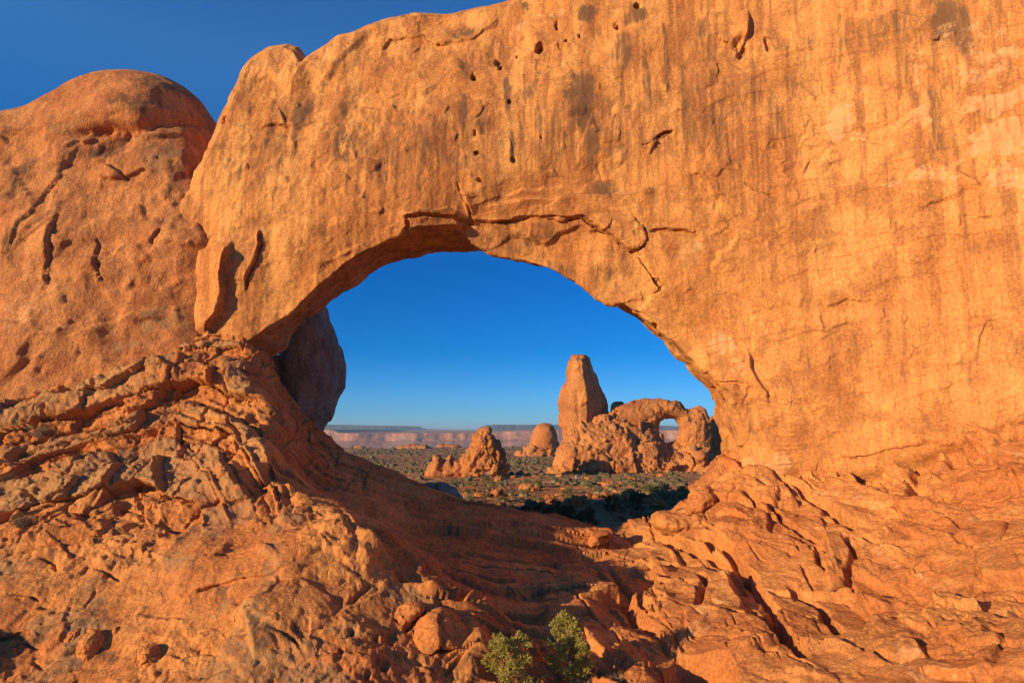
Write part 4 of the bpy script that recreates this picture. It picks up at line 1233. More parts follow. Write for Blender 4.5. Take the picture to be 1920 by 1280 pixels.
# ------------------------------------------------------------------ free-standing rocks
def rock(name, poly, Y, H, h, mat, R=None, back=1.0, parent=None, facets=(), noise=(), yc=None, hole=None, foot=None, seed=0, post=None, rough=(0.03, 0.02), attrs=None, taper=None, blend=0.06):
    """a rock whose outline comes from photo points at depth Y: a full body of half depth H rounded over R,
    broken by facet layers (scale, amount, tilt) and noise layers (scale, amount)"""
    X, _, Z = at([p[0] for p in poly], [p[1] for p in poly], float(Y))
    rl = random.Random(seed + 3)
    size = max(X.max() - X.min(), Z.max() - Z.min())
    L = rough_line(list(zip(X, Z)) + [(X[0], Z[0])], size * rough[0], size * rough[1] * 0.5, rl)[:-1]
    R = R or H
    m = size * 0.05 + 4 * h
    xs = np.arange(X.min() - m, X.max() + m, h); zs = np.arange(Z.min() - m, Z.max() + m, h)
    XX, ZZ = np.meshgrid(xs, zs, indexing='ij')
    d2 = poly_sd(L, XX, ZZ)
    if hole is not None:
        hx, _, hz = at([p[0] for p in hole], [p[1] for p in hole], float(Y))
        hl = rough_line(list(zip(hx, hz)) + [(hx[0], hz[0])], size * 0.02, size * 0.004, rl)[:-1]
        d2 = smax(d2, -poly_sd(hl, XX, ZZ), R * 0.15)
    ctr = Y + (yc(XX, ZZ) if yc else 0 * XX)
    Hh = H * (taper(XX, ZZ) if taper else 1.0) + 0 * XX
    k = np.clip(-d2 / R, 0, 1)
    hd = Hh * np.sqrt(np.maximum(1 - (1 - k) ** 2, 0))
    y0 = (ctr - Hh).min() - m; y1 = (ctr + Hh * back).max() + m
    ys = np.arange(y0, y1, h)
    f = np.empty((len(xs), len(ys), len(zs)), np.float32)
    yy = ys[None, :, None]
    dd = yy - ctr[:, None, :]
    a = np.where(dd < 0, -dd, dd / back)
    f[:] = np.where(d2[:, None, :] < 0, a - hd[:, None, :], np.hypot(np.maximum(d2[:, None, :], 0), a))
    f[0] = f[-1] = 9; f[:, 0] = f[:, -1] = 9; f[:, :, 0] = f[:, :, -1] = 9
    V, Q = isosurface(f, (xs[0], ys[0], zs[0]), h)
    # relax the stepped rim, then break the surface
    for _ in range(3):
        acc = np.zeros_like(V); cnt = np.zeros(len(V))
        c = V[Q].mean(1)
        for q in range(4):
            for ax in range(3):
                acc[:, ax] += np.bincount(Q[:, q], c[:, ax], len(V))
            cnt += np.bincount(Q[:, q], minlength=len(V))
        V = acc / np.maximum(cnt, 1)[:, None]
    N = vnormals(V, Q)
    P = V.astype(np.float32) + seed * 3.7
    d = np.zeros(len(V))
    wv = np.stack([fbm(P, size * 0.12, 3, seed + 1), fbm(P, size * 0.12, 3, seed + 2), fbm(P, size * 0.12, 3, seed + 3)], 1) * size * 0.05
    for i, (sc, am, ti) in enumerate(facets):
        v, _e = worley(P + wv, sc, seed + i, ti, blend)
        d += v * am
    for i, (sc, am) in enumerate(noise):
        d += fbm(P, sc, 5, seed + 20 + i, 0.55) * am
    if post:
        d = post(V, N, d, P)
    V = V + N * d[:, None]
    at_ = attrs(V, N, P) if attrs else None
    return mesh_np(name, V, Q, mat, parent=parent, attrs=at_)


def zpx(py, Y):
    return float(at(960, py, Y)[2])


def xpx(px, py, Y):
    return float(at(px, py, Y)[0])


# egg rock and grey boulder in the shade behind the fin
o = rock('egg_rock', [(560, 560), (600, 562), (611, 578), (613, 598), (624, 620), (638, 655), (643, 690), (641, 725), (630, 745), (618, 780), (602, 806), (575, 815), (540, 800), (530, 760), (526, 715), (528, 680), (534, 640), (545, 600)], 57, 3.2, 0.10, M_GREY, R=2.6, seed=5,
         facets=((2.2, 0.10, 0.5),), noise=((2.5, 0.28), (0.6, 0.06)), back=1.3, rough=(0.05, 0.012))
tag(o, 'dark grey egg shaped rock pillar in shade behind the left pier', 'rock pillar')
o = rock('rock_shoulder', [(490, 660), (520, 668), (536, 690), (532, 760), (520, 800), (470, 810), (460, 700)], 56, 3, 0.14, M_GREY, R=2, seed=6, facets=((2, 0.15, 0.5),), noise=((2, 0.25),))
tag(o, 'pale grey rock shoulder glimpsed between the ledge and the egg shaped pillar', 'rock')
o = rock('boulder', [(762, 920), (780, 908), (805, 904), (835, 905), (856, 914), (868, 930), (876, 950), (860, 975), (780, 975), (752, 945)], 62, 2.4, 0.07, M_GREY, R=2.2, seed=7, facets=((1.6, 0.07, 0.4),), noise=((1.6, 0.14), (0.35, 0.03)),
         post=lambda V, N, d, P: d - 0.35 * np.exp(-((V[:, 0] - xpx(819, 920, 62)) / 0.09) ** 2) * (N[:, 1] < 0.2))
tag(o, 'rounded dark grey boulder with a crack, shaded behind the sill of the arch', 'boulder')

# the lighter block wedged under the long crack of the lintel
o = rock('wedged_block', [(1094, 408), (1130, 404), (1165, 403), (1192, 411), (1207, 424), (1211, 447), (1195, 469), (1176, 461), (1150, 446), (1128, 431)], 42.25, 0.42, 0.04, M_WALL, R=0.14, seed=41, facets=((0.9, 0.05, 0.6),), noise=((0.8, 0.06), (0.25, 0.015)), back=1.6, parent=FIN, rough=(0.06, 0.02))

# small spire with its shaded shoulder
def spire():
    root = empty('rock_spire', (xpx(908, 890, 165), 165, zpx(892, 165)))
    mw = root.location.copy()
    Y = 165
    p = []
    p.append(rock('pinnacle', [(866, 900), (867, 866), (872, 845), (886, 828), (890, 815), (902, 808), (914, 801), (922, 806), (926, 820), (934, 838), (944, 850), (950, 862), (953, 880), (950, 900), (940, 908), (900, 905)], Y, 5.0, 0.22, M_FAR, R=4, seed=8,
                  facets=(((4, 4, 6), 0.40, 0.9), ((1.6, 1.6, 2.0), 0.36, 1.0), (0.8, 0.16, 0.9)), noise=((3.5, 0.4), (1.0, 0.25)), rough=(0.05, 0.06)))
    p.append(rock('shoulder', [(798, 902), (800, 878), (812, 864), (818, 854), (826, 855), (832, 862), (842, 853), (848, 852), (854, 862), (870, 858), (880, 880), (878, 902)], Y + 3, 4.0, 0.24, M_FAR, R=3, seed=9,
                  facets=((4, 0.45, 0.6), (1.6, 0.22, 0.6)), noise=((3, 0.8), (0.8, 0.2)), rough=(0.05, 0.05)))
    for c in p:
        c.parent = root
        c.matrix_parent_inverse = Matrix.Translation(-mw)
    tag(root, 'small craggy orange spire with a low shoulder on its left, left of the turret', 'rock spire')


spire()


def butte():
    Y = 330
    root = empty('rock_butte', (xpx(1010, 865, Y), Y, zpx(866, Y)))
    mw = root.location.copy()
    a = rock('dome', [(992, 845), (994, 822), (1000, 805), (1008, 795), (1020, 792), (1034, 794), (1042, 802), (1045, 820), (1046, 845), (1040, 852), (1000, 852)], Y, 7.0, 0.4, M_FAR, R=6, seed=10, facets=((8, 0.25, 0.4),), noise=((6, 0.6), (1.5, 0.15)))
    b_ = rock('skirt', [(956, 872), (964, 856), (970, 845), (984, 842), (995, 834), (1044, 830), (1049, 850), (1050, 874)], Y, 10.0, 0.45, M_FAR, R=9, seed=11, facets=((6, 0.9, 0.6), (3, 0.5, 0.6)), noise=((5, 1.5), (1.6, 0.5)), rough=(0.05, 0.04))
    for c in (a, b_):
        c.parent = root
        c.matrix_parent_inverse = Matrix.Translation(-mw)
    tag(root, 'bullet shaped orange butte with a smooth dome over a rough skirt, beyond the spire', 'butte')


butte()


def turret():
    Y = 200.0
    root = empty('turret_rock', (xpx(1180, 890, Y), Y, zpx(895, Y)))
    mw = root.location.copy()
    rx = lambda Z: np.interp(Z, [zpx(860, Y), zpx(780, Y), zpx(740, Y), zpx(700, Y), zpx(668, Y)], [xpx(1094, 860, Y), xpx(1097, 780, Y), xpx(1096, 740, Y), xpx(1090, 700, Y), xpx(1086, 668, Y)])

    def yct(X, Z):
        u = X - rx(Z)
        return np.where(u > 0, 1.35 * u, -0.32 * u)
    P_ = []
    P_.append(rock('tower', [(1060, 850), (1056, 815), (1052, 790), (1050, 760), (1050, 745), (1054, 730), (1061, 712), (1063, 690), (1066, 675), (1075, 667), (1090, 665), (1102, 666), (1108, 674), (1115, 690), (1124, 704), (1132, 722), (1142, 740), (1152, 758), (1150, 790), (1125, 830), (1090, 850)], Y - 1, 5.5, 0.30, M_FAR, R=3.2, seed=12, yc=yct,
                   facets=(((6, 6, 11), 0.30, 1.0), ((2.4, 2.4, 4), 0.15, 1.0)), noise=((6, 0.12), (1.0, 0.09)), rough=(0.04, 0.02)))
    P_.append(rock('arch_span', [(1100, 850), (1118, 800), (1128, 782), (1142, 772), (1152, 762), (1170, 757), (1200, 751), (1225, 748), (1250, 748), (1272, 756), (1290, 770), (1300, 765), (1312, 765), (1322, 776), (1328, 795), (1330, 815), (1330, 850), (1345, 880), (1240, 890), (1120, 880)], Y, 4.6, 0.30, M_FAR, R=4.0, seed=13,
                   hole=[(1232, 800), (1236, 794), (1244, 786), (1256, 784), (1266, 786), (1271, 797), (1274, 805), (1269, 815), (1266, 824), (1248, 829), (1243, 822), (1240, 812), (1234, 808)],
                   yc=lambda X, Z: -0.10 * np.maximum(X - xpx(1240, 800, Y), 0),
                   facets=(((5, 5, 7), 0.30, 1.0), ((2.0, 2.0, 2.4), 0.20, 1.0), (0.9, 0.10, 0.8)), noise=((5, 0.25), (1.0, 0.12)), rough=(0.04, 0.02)))
    zt = zpx(790, Y); zb = zpx(890, Y)
    P_.append(rock('buttress', [(1024, 895), (1030, 880), (1044, 862), (1050, 840), (1058, 815), (1072, 808), (1085, 800), (1100, 795), (1115, 782), (1135, 778), (1160, 785), (1185, 792), (1200, 790), (1222, 800), (1236, 826), (1246, 838), (1252, 856), (1262, 880), (1255, 900), (1120, 905)], Y - 5, 6.5, 0.30, M_FAR, R=6.0, seed=14,
                   yc=lambda X, Z: -6.0 * np.clip((zt - Z) / (zt - zb), 0, 1.2) + 1.5,
                   facets=(((4.5, 5, 9), 0.62, 1.0), ((2.0, 2.4, 3.6), 0.36, 1.1), (1.0, 0.20, 0.9)), noise=((6, 0.5), (1.2, 0.14)), rough=(0.04, 0.03),
                   post=lambda V, N, d, P: d - 2.6 * np.exp(-(((V[:, 0] - xpx(1188, 815, Y)) / 3.0) ** 2 + ((V[:, 2] - zpx(815, Y)) / 1.8) ** 2)) * (N[:, 1] < 0)))
    P_.append(rock('foot_rubble', [(1135, 900), (1150, 880), (1180, 868), (1215, 862), (1250, 858), (1270, 862), (1310, 842), (1325, 850), (1350, 870), (1360, 900), (1300, 908), (1180, 908)], Y - 10, 6.0, 0.30, M_FAR, R=5.0, seed=15,
                   facets=((4.0, 1.2, 1.0), (1.9, 0.65, 0.9), (0.9, 0.2, 0.8)), noise=((4, 0.7), (1.0, 0.2)), rough=(0.05, 0.05)))
    P_.append(rock('knob', [(1145, 775), (1147, 758), (1152, 753), (1166, 753), (1170, 758), (1172, 775)], Y + 14, 3, 0.4, M_FAR, R=2, seed=16, facets=((3, 0.3, 0.5),), noise=((2, 0.3),)))
    P_.append(rock('standing_slab', [(1230, 850), (1231, 822), (1234, 812), (1240, 810), (1245, 818), (1246, 850)], Y - 4, 1.4, 0.22, M_FAR, R=1.2, seed=17, facets=((1.5, 0.15, 0.5),), noise=((1.5, 0.2),)))
    for c in P_:
        c.parent = root
        c.matrix_parent_inverse = Matrix.Translation(-mw)
    tag(root, 'tall orange sandstone turret joined to a small arch, centre of the window', 'rock formation')


turret()
o = rock('rock_outcrop', [(1318, 880), (1322, 800), (1330, 782), (1342, 778), (1356, 782), (1366, 800), (1368, 840), (1400, 860), (1420, 910), (1320, 910)], 215, 5, 0.4, M_FAR, R=4, seed=18, facets=((5, 0.6, 0.6), (2, 0.3, 0.6)), noise=((4, 0.8), (1.2, 0.2)))
tag(o, 'shaded dark outcrop right behind the small arch, half hidden by the window edge', 'rock outcrop')

# ------------------------------------------------------------------ plants
def leaf_mat(name, a, b_, c):
    m = bpy.data.materials.new(name)
    nt, b = nodes_of(m)
    N = NB(nt)
    col = N.mix(N.rng(N.noise(1.6, 3, 0.6), 0.35, 0.65), a, b_)
    col = N.mix(N.math('MULTIPLY', N.rng(N.noise(9.0, 4, 0.7), 0.5, 0.7), 0.5), col, c)
    N.lk(col, b.inputs['Base Color'])
    b.inputs['Roughness'].default_value = 0.75
    return m


def wood_mat(name, a, b_):
    m = bpy.data.materials.new(name)
    nt, b = nodes_of(m)
    N = NB(nt)
    n = N.noise(14.0, 6, 0.7, vec=N.mapped((1, 1, 0.2)))
    N.lk(N.mix(N.rng(n, 0.35, 0.65), a, b_), b.inputs['Base Color'])
    N.lk(N.bump(n, 0.6, 0.02), b.inputs['Normal'])
    return m


M_JUN = leaf_mat('juniper foliage', (0.30, 0.265, 0.052), (0.40, 0.34, 0.075), (0.18, 0.17, 0.04))
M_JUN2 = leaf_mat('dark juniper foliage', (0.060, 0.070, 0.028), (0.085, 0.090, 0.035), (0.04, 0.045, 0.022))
M_SAGE = leaf_mat('sage foliage', (0.23, 0.185, 0.095), (0.17, 0.145, 0.075), (0.30, 0.225, 0.125))
M_SAGE2 = leaf_mat('green scrub foliage', (0.155, 0.130, 0.050), (0.205, 0.165, 0.065), (0.11, 0.095, 0.045))
M_BARK = wood_mat('juniper bark', (0.21, 0.145, 0.095), (0.34, 0.25, 0.17))
M_TWIG = wood_mat('grey dead wood', (0.33, 0.26, 0.19), (0.46, 0.38, 0.29))
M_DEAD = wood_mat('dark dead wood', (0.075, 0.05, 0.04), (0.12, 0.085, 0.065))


class Tris:
    def __init__(self):
        self.v = []; self.f = []

    def tube(self, pts, radii, sides=5):
        base = len(self.v)
        pts = [Vector(p) for p in pts]
        for i, p in enumerate(pts):
            d = (pts[min(i + 1, len(pts) - 1)] - pts[max(i - 1, 0)]).normalized()
            a = d.orthogonal().normalized(); b = d.cross(a)
            for s in range(sides):
                t = 2 * math.pi * s / sides
                self.v.append(tuple(p + (a * math.cos(t) + b * math.sin(t)) * radii[i]))
        for i in range(len(pts) - 1):
            for s in range(sides):
                q = (s + 1) % sides
                self.f.append((base + i * sides + s, base + i * sides + q, base + (i + 1) * sides + q, base + (i + 1) * sides + s))

    def sprig(self, p, d, L, r, rnd):
        """a slim leafy shoot: a three-sided spindle"""
        d = d.normalized(); a = d.orthogonal().normalized(); b = d.cross(a)
        t0 = rnd.uniform(0, 2.1)
        base = len(self.v)
        self.v.append(tuple(p))
        for k in range(3):
            t = t0 + k * 2.0944
            self.v.append(tuple(p + d * L * 0.45 + (a * math.cos(t) + b * math.sin(t)) * r))
        self.v.append(tuple(p + d * L))
        for k in range(3):
            u, w = base + 1 + k, base + 1 + (k + 1) % 3
            self.f.append((base, w, u)); self.f.append((u, w, base + 4))

    def build(self, name, mat, parent=None, smooth=False):
        me = bpy.data.meshes.new(name)
        me.from_pydata(self.v, [], self.f)
        me.materials.append(mat)
        if smooth:
            me.polygons.foreach_set('use_smooth', [True] * len(me.polygons))
        o = bpy.data.objects.new(name, me)
        COL.objects.link(o)
        if parent:
            o.parent = parent
        return o


def limb(rnd, p, d, L, n=5, wob=0.25, lift=0.1):
    pts = [Vector(p)]
    d = Vector(d).normalized()
    for k in range(n):
        d = (d + Vector((rnd.uniform(-wob, wob), rnd.uniform(-wob, wob), rnd.uniform(-wob, wob) + lift))).normalized()
        pts.append(pts[-1] + d * L / n)
    return pts


def juniper(name, loc, H, Wd, seed, label, mat=M_JUN, bark=M_BARK, conical=0.5, dens=1.0, sprig=0.11, gaps=0.35, lean=(0, 0), group=None, cat='juniper'):
    rnd = random.Random(seed)
    root = empty(name, loc)
    tw = Tris(); cr = Tris()
    main = limb(rnd, (0, 0, -0.25), (lean[0], lean[1], 1), H * 0.92 + 0.25, 8, 0.16, 0.12)
    tw.tube(main, [0.075 * H / 2.3 * (1 - 0.105 * i) + 0.008 for i in range(9)], 7)
    tips = []
    nb = int(30 * dens)
    for k in range(nb):
        t = 0.10 + 0.86 * (k / nb)
        i = t * 8
        p = main[int(i)].lerp(main[min(int(i) + 1, 8)], i - int(i))
        az = k * 2.399 + rnd.uniform(-0.5, 0.5)
        prof = (1 - t) * conical + (1 - conical) * math.sqrt(max(0.0, 1 - (max(t, 0.25) - 0.42) ** 2 / 0.36))
        if t < 0.25:
            prof *= 0.65 + t
        Lb = max(0.12, Wd * 0.5 * prof * rnd.uniform(0.70, 1.12))
        if rnd.random() < gaps * 0.35:
            Lb *= 0.55
        pts = limb(rnd, p, (math.cos(az), math.sin(az), 0.35), Lb * 1.05, 4, 0.22, 0.12)
        tw.tube(pts, [0.022, 0.017, 0.012, 0.008, 0.005], 4)
        nt_ = max(2, int(5 * Lb / 0.6))
        for q in range(nt_):
            j = rnd.uniform(1.3, 4.0)
            s = pts[min(int(j), 3)].lerp(pts[min(int(j) + 1, 4)], j - int(j))
            tips.append((s + Vector((rnd.gauss(0, 0.07), rnd.gauss(0, 0.07), rnd.gauss(0.03, 0.06))) * H / 2.3, (pts[-1] - pts[0]).normalized()))
    for k in range(int(8 * dens)):
        tips.append((main[-1] + Vector((rnd.gauss(0, 0.05), rnd.gauss(0, 0.05), rnd.uniform(-0.25, 0.05))) * H / 2.3, Vector((0, 0, 1))))
    for c, d in tips:
        rad = rnd.uniform(0.06, 0.12) * H / 2.3
        for q in range(int(26 * dens)):
            o = Vector((rnd.gauss(0, 1), rnd.gauss(0, 1), rnd.gauss(0, 1))).normalized()
            p = c + o * rad * rnd.random() ** 0.5
            cr.sprig(p, (o + d * 0.5 + Vector((0, 0, 0.6))), sprig * rnd.uniform(0.6, 1.3), sprig * 0.16, rnd)
    tw.build('trunk', bark, root, True)
    cr.build('crown', mat, root)
    return tag(root, label, cat, group)


def twig_bush(name, loc, H, Wd, seed, label, mat=M_TWIG, n=46, leaves=None, group=None, cat='shrub'):
    rnd = random.Random(seed)
    root = empty(name, loc)
    tw = Tris(); lf = Tris()
    for k in range(n):
        az = rnd.uniform(0, 6.283); sp = rnd.uniform(0.1, 1.0)
        pts = limb(rnd, (rnd.gauss(0, 0.05), rnd.gauss(0, 0.05), -0.1), (math.cos(az) * sp * Wd / H, math.sin(az) * sp * Wd / H, 1), H * rnd.uniform(0.6, 1.1), 4, 0.2, 0.05)
        tw.tube(pts, [0.010, 0.008, 0.006, 0.004, 0.002], 3)
        for q in range(3):
            s = pts[rnd.randint(1, 3)]
            p2 = limb(rnd, s, (rnd.gauss(0, 1), rnd.gauss(0, 1), 0.8), H * rnd.uniform(0.2, 0.4), 3, 0.3, 0.1)
            tw.tube(p2, [0.005, 0.004, 0.003, 0.0015], 3)
            if leaves:
                for z in range(6):
                    lf.sprig(p2[-1] + Vector((rnd.gauss(0, 0.04), rnd.gauss(0, 0.04), rnd.gauss(0, 0.04))), Vector((rnd.gauss(0, 1), rnd.gauss(0, 1), 1)), 0.07, 0.014, rnd)
    tw.build('stems', mat, root)
    if leaves:
        lf.build('foliage', leaves, root)
    return tag(root, label, cat, group)


def foot_of(px, py, y0=12.0, sink=0.12):
    (a, b), = onterr([(px, py)], y0)
    return Vector((a, b, float(TERR(a, b)) - sink))


juniper('juniper', foot_of(966, 1296), 2.05, 2.15, 31, 'bushy rounded juniper at the bottom of the gully, left of its taller mate', conical=0.15, lean=(-0.1, 0))
juniper('juniper', foot_of(1074, 1275), 2.65, 2.45, 32, 'taller cone shaped juniper with a pointed top at the bottom of the gully', conical=0.62, dens=1.4)
twig_bush('dead_shrub', foot_of(1092, 1284), 0.55, 0.8, 41, 'pale leafless shrub at the foot of the taller juniper')
twig_bush('dead_shrub', foot_of(1160, 1290), 0.6, 1.1, 42, 'straggly grey shrub at the bottom edge, right of the junipers', leaves=M_SAGE)
twig_bush('dead_shrub', foot_of(1030, 1296), 0.45, 0.6, 43, 'small straw coloured shrub between the two junipers at the bottom edge', leaves=M_SAGE2)
for bx_, by_, bh_, bw_, bs_, bl_, bm_ in ((1008, 1282, 0.35, 0.6, 46, 'tuft of dry straw grass right of the rounded juniper', None), (1128, 1270, 0.4, 0.7, 47, 'dry brush in the shadow right of the taller juniper', M_SAGE),
                              (925, 1288, 0.35, 0.5, 48, 'tuft of dead stems left of the rounded juniper', None), (1195, 1250, 0.35, 0.6, 49, 'small leafless brush above the ridged boulder', None), (1052, 1262, 0.4, 0.6, 55, 'bleached dead twigs poking out between the two junipers', None)):
    twig_bush('dry_brush', foot_of(bx_, by_), bh_, bw_, bs_, bl_, n=70, leaves=bm_)
juniper('juniper', foot_of(268, 705, 30), 1.0, 1.5, 33, 'tiny gnarled juniper growing on the upper ledge below the dome', mat=M_SAGE2, bark=M_DEAD, conical=0.1, dens=0.6, sprig=0.09, lean=(-0.3, 0))
twig_bush('shrub', foot_of(45, 985, 20), 0.7, 1.3, 44, 'brushy shrub in the shadow at the left edge', leaves=M_SAGE2, n=60)
twig_bush('shrub', foot_of(75, 815, 28), 0.8, 1.6, 45, 'sparse grey brush on the ledges near the left edge', leaves=M_SAGE, n=50)


def onground(px, py, y0=56.0, y1=900.0):
    """photo pixels -> points on the desert floor"""
    ys = y0 * (y1 / y0) ** np.linspace(0, 1, 260)
    X, Y, Z = at(np.asarray(px, float)[:, None] + 0 * ys, np.asarray(py, float)[:, None] + 0 * ys, ys[None, :])
    G = ground_z(X, np.broadcast_to(Y, X.shape))
    hit = Z < G
    k = np.where(hit.any(1), hit.argmax(1), -1)
    i = np.arange(len(k))
    return np.stack([X[i, k], ys[k], G[i, k]], 1), k >= 0


def bush_mesh(name, seed, mat, n=230, tall=0.75, s=0.16):
    rnd = random.Random(seed)
    t = Tris()
    lobes = [(Vector((rnd.gauss(0, 0.18), rnd.gauss(0, 0.18), rnd.uniform(0.10, 0.40) * tall)), rnd.uniform(0.24, 0.36)) for _ in range(7)] + [(Vector((0, 0, 0.2)), 0.36)]
    for k in range(n):
        c, r = rnd.choice(lobes)
        o = Vector((rnd.gauss(0, 1), rnd.gauss(0, 1), abs(rnd.gauss(0, 1)))).normalized()
        t.sprig(c + o * r * rnd.uniform(0.5, 1.0), o + Vector((0, 0, 0.5)), s * rnd.uniform(0.6, 1.3), s * 0.24, rnd)
    b0 = len(t.v)
    for i in range(3):                                  # the woody heart that holds the shoots together
        for s_ in range(7):
            a = 6.283 * s_ / 7
            t.v.append((math.cos(a) * (0.40, 0.34, 0.18)[i], math.sin(a) * (0.40, 0.34, 0.18)[i], (-0.05, 0.22, 0.42)[i] * tall * 1.2))
    for i in range(2):
        for s_ in range(7):
            q = (s_ + 1) % 7
            t.f.append((b0 + i * 7 + s_, b0 + i * 7 + q, b0 + i * 7 + 7 + q, b0 + i * 7 + 7 + s_))
    t.f.append(tuple(b0 + 14 + s_ for s_ in range(7)))
    o = t.build(name, mat)
    return o


def copy_of(o, loc, s, rz):
    c = o.copy()
    COL.objects.link(c)
    c.location = loc
    c.scale = (s[0], s[0], s[1])
    c.rotation_euler = (0, 0, rz)
    return c


rnd = random.Random(77)
# junipers and brush standing in the fin's shadow right behind the sill
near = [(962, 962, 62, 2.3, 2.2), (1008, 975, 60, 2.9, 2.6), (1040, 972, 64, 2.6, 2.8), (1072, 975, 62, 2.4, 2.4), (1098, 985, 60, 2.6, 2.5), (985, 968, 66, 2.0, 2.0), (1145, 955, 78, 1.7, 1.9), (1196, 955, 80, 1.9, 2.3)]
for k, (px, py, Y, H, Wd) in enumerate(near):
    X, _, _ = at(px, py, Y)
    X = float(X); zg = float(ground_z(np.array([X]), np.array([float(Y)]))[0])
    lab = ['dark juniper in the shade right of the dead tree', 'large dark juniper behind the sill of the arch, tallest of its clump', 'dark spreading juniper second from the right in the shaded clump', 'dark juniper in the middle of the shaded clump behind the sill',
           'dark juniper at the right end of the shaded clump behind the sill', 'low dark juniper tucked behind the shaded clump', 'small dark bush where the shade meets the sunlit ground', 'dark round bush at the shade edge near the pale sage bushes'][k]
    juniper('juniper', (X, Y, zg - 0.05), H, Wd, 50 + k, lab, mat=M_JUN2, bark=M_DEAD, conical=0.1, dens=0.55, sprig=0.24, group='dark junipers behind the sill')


def dead_tree():
    (p,), ok = onground([907], [950])
    root = empty('dead_tree', p)
    r2 = random.Random(5)
    t = Tris(); b = Tris()
    s = p[1] / FPX
    H = 66 * s
    main = limb(r2, (0, 0, -0.2), (0.05, 0, 1), H * 0.6, 5, 0.1, 0.1)
    t.tube(main, [0.14, 0.12, 0.10, 0.08, 0.06, 0.04], 6)
    for k in range(9):
        q = limb(r2, main[2 + k % 4], (math.cos(k * 2.4), math.sin(k * 2.4), 0.9), H * r2.uniform(0.35, 0.6), 5, 0.3, 0.12)
        b.tube(q, [0.06, 0.05, 0.04, 0.03, 0.02, 0.012], 4)
        for m in range(4):
            q2 = limb(r2, q[2 + m % 3], (r2.gauss(0, 1), r2.gauss(0, 1), 0.7), H * r2.uniform(0.12, 0.3), 3, 0.3, 0.1)
            b.tube(q2, [0.025, 0.02, 0.014, 0.008], 3)
    t.build('trunk', M_DEAD, root); b.build('branches', M_DEAD, root)
    tag(root, 'bare dead tree standing on the desert floor behind the sill', 'dead tree')


dead_tree()
# pale bushes and scrub one can count
kinds = [bush_mesh('sagebrush', 100 + k, M_SAGE, 260) for k in range(4)] + [bush_mesh('green_shrub', 110 + k, M_SAGE2, 260) for k in range(3)]
lab_s = 'grey tan sagebrush bush among many on the sunlit desert floor'
lab_g = 'low green desert shrub among many on the plain behind the arch'
px = []; py = []; sz = []
for a in ((1215, 930, 2.6), (1240, 925, 3.2), (1262, 945, 2.8), (1275, 935, 2.0), (1190, 938, 2.0), (1040, 905, 2.2), (1120, 880, 4.0), (1150, 884, 4.2), (1104, 890, 2.6)):
    px.append(a[0]); py.append(a[1]); sz.append(a[2])
while len(px) < 290:
    a = rnd.uniform(640, 1345); b = 980 - 100 * rnd.random() ** 0.9
    if b > 805 + 0.32 * (a - 560) + 40 and a < 1100:
        continue
    px.append(a); py.append(b); sz.append(rnd.choice((0.4, 0.55, 0.7, 0.9, 1.2, 1.7)) * rnd.uniform(0.7, 1.2))
pts, ok = onground(px, py)
used = set()
for (p, o, s) in zip(pts, ok, sz):
    if not o:
        continue
    k = rnd.randrange(len(kinds))
    src = kinds[k]
    S = (s, s * rnd.uniform(0.7, 1.05)); rz = rnd.uniform(0, 6.28)
    if k in used:
        c = copy_of(src, p, S, rz)
    else:
        used.add(k)
        c = src; c.location = p; c.scale = (S[0], S[0], S[1]); c.rotation_euler = (0, 0, rz)
    tag(c, lab_s if k < 4 else lab_g, 'shrub', 'sagebrush on the desert floor' if k < 4 else 'green shrubs on the plain')

# the far scrub reads as one mass
NSC = 9000
px = np.array([rnd.uniform(600, 1345) for _ in range(NSC)]); py = np.array([837 + 75 * rnd.random() ** 1.25 for _ in range(NSC)])
pts, ok = onground(px, py, 90, 1500)
pts = pts[ok]
den = fbm(np.stack([pts[:, 0], pts[:, 1] * 0.4, 0 * pts[:, 0]], 1), 16, 3, 210)
g = np.random.default_rng(3)
pts = pts[((den > 0.02) | (g.random(len(pts)) < 0.12)) & ((pts[:, 1] > 170) | (g.random(len(pts)) < 0.35))]
n = len(pts)
bmi = bmesh.new()
bmesh.ops.create_icosphere(bmi, subdivisions=1, radius=1)
iv = np.array([v.co[:] for v in bmi.verts]); if_ = np.array([[v.index for v in f.verts] for f in bmi.faces])
bmi.free()
sc = (0.14 + 0.75 * g.random(n) ** 4) * (1 + pts[:, 1] / 380)
sv = iv[None] * (sc[:, None, None] * g.uniform(0.6, 1.3, (n, len(iv), 1))) * np.array([1, 1, 0.75]) + pts[:, None, :]
F = if_[None] + (np.arange(n) * len(iv))[:, None, None]
M_SCRUB = leaf_mat('far scrub', (0.17, 0.140, 0.064), (0.080, 0.076, 0.036), (0.27, 0.20, 0.10))
o = mesh_np('desert_scrub', sv.reshape(-1, 3), F.reshape(-1, 3), M_SCRUB, smooth=False)
tag(o, 'grey green scrub covering the far plain', 'scrub', kind='stuff')

# ------------------------------------------------------------------ boulders
def boulder_on(poly, label, name='boulder', mat=M_SLOPE, hd=0.7, seed=0, dy=0.55, y0=12.0, h=None, base=None):
    cx = sum(p[0] for p in poly) / len(poly); by = max(p[1] for p in poly)
    (a, b), = onterr([base or (cx, by)], y0)
    w = (max(p[0] for p in poly) - min(p[0] for p in poly)) * b / FPX
    o = rock(name, poly, b + dy, w * hd, h or max(0.02, w / 42), mat, R=w * 0.42, seed=seed, facets=((w * 0.45, w * 0.045, 0.7), (w * 0.2, w * 0.016, 0.6)), noise=((w * 0.4, w * 0.05), (w * 0.1, w * 0.012)), rough=(0.07, 0.03))
    return tag(o, label, 'boulder' if name == 'boulder' else 'rock')


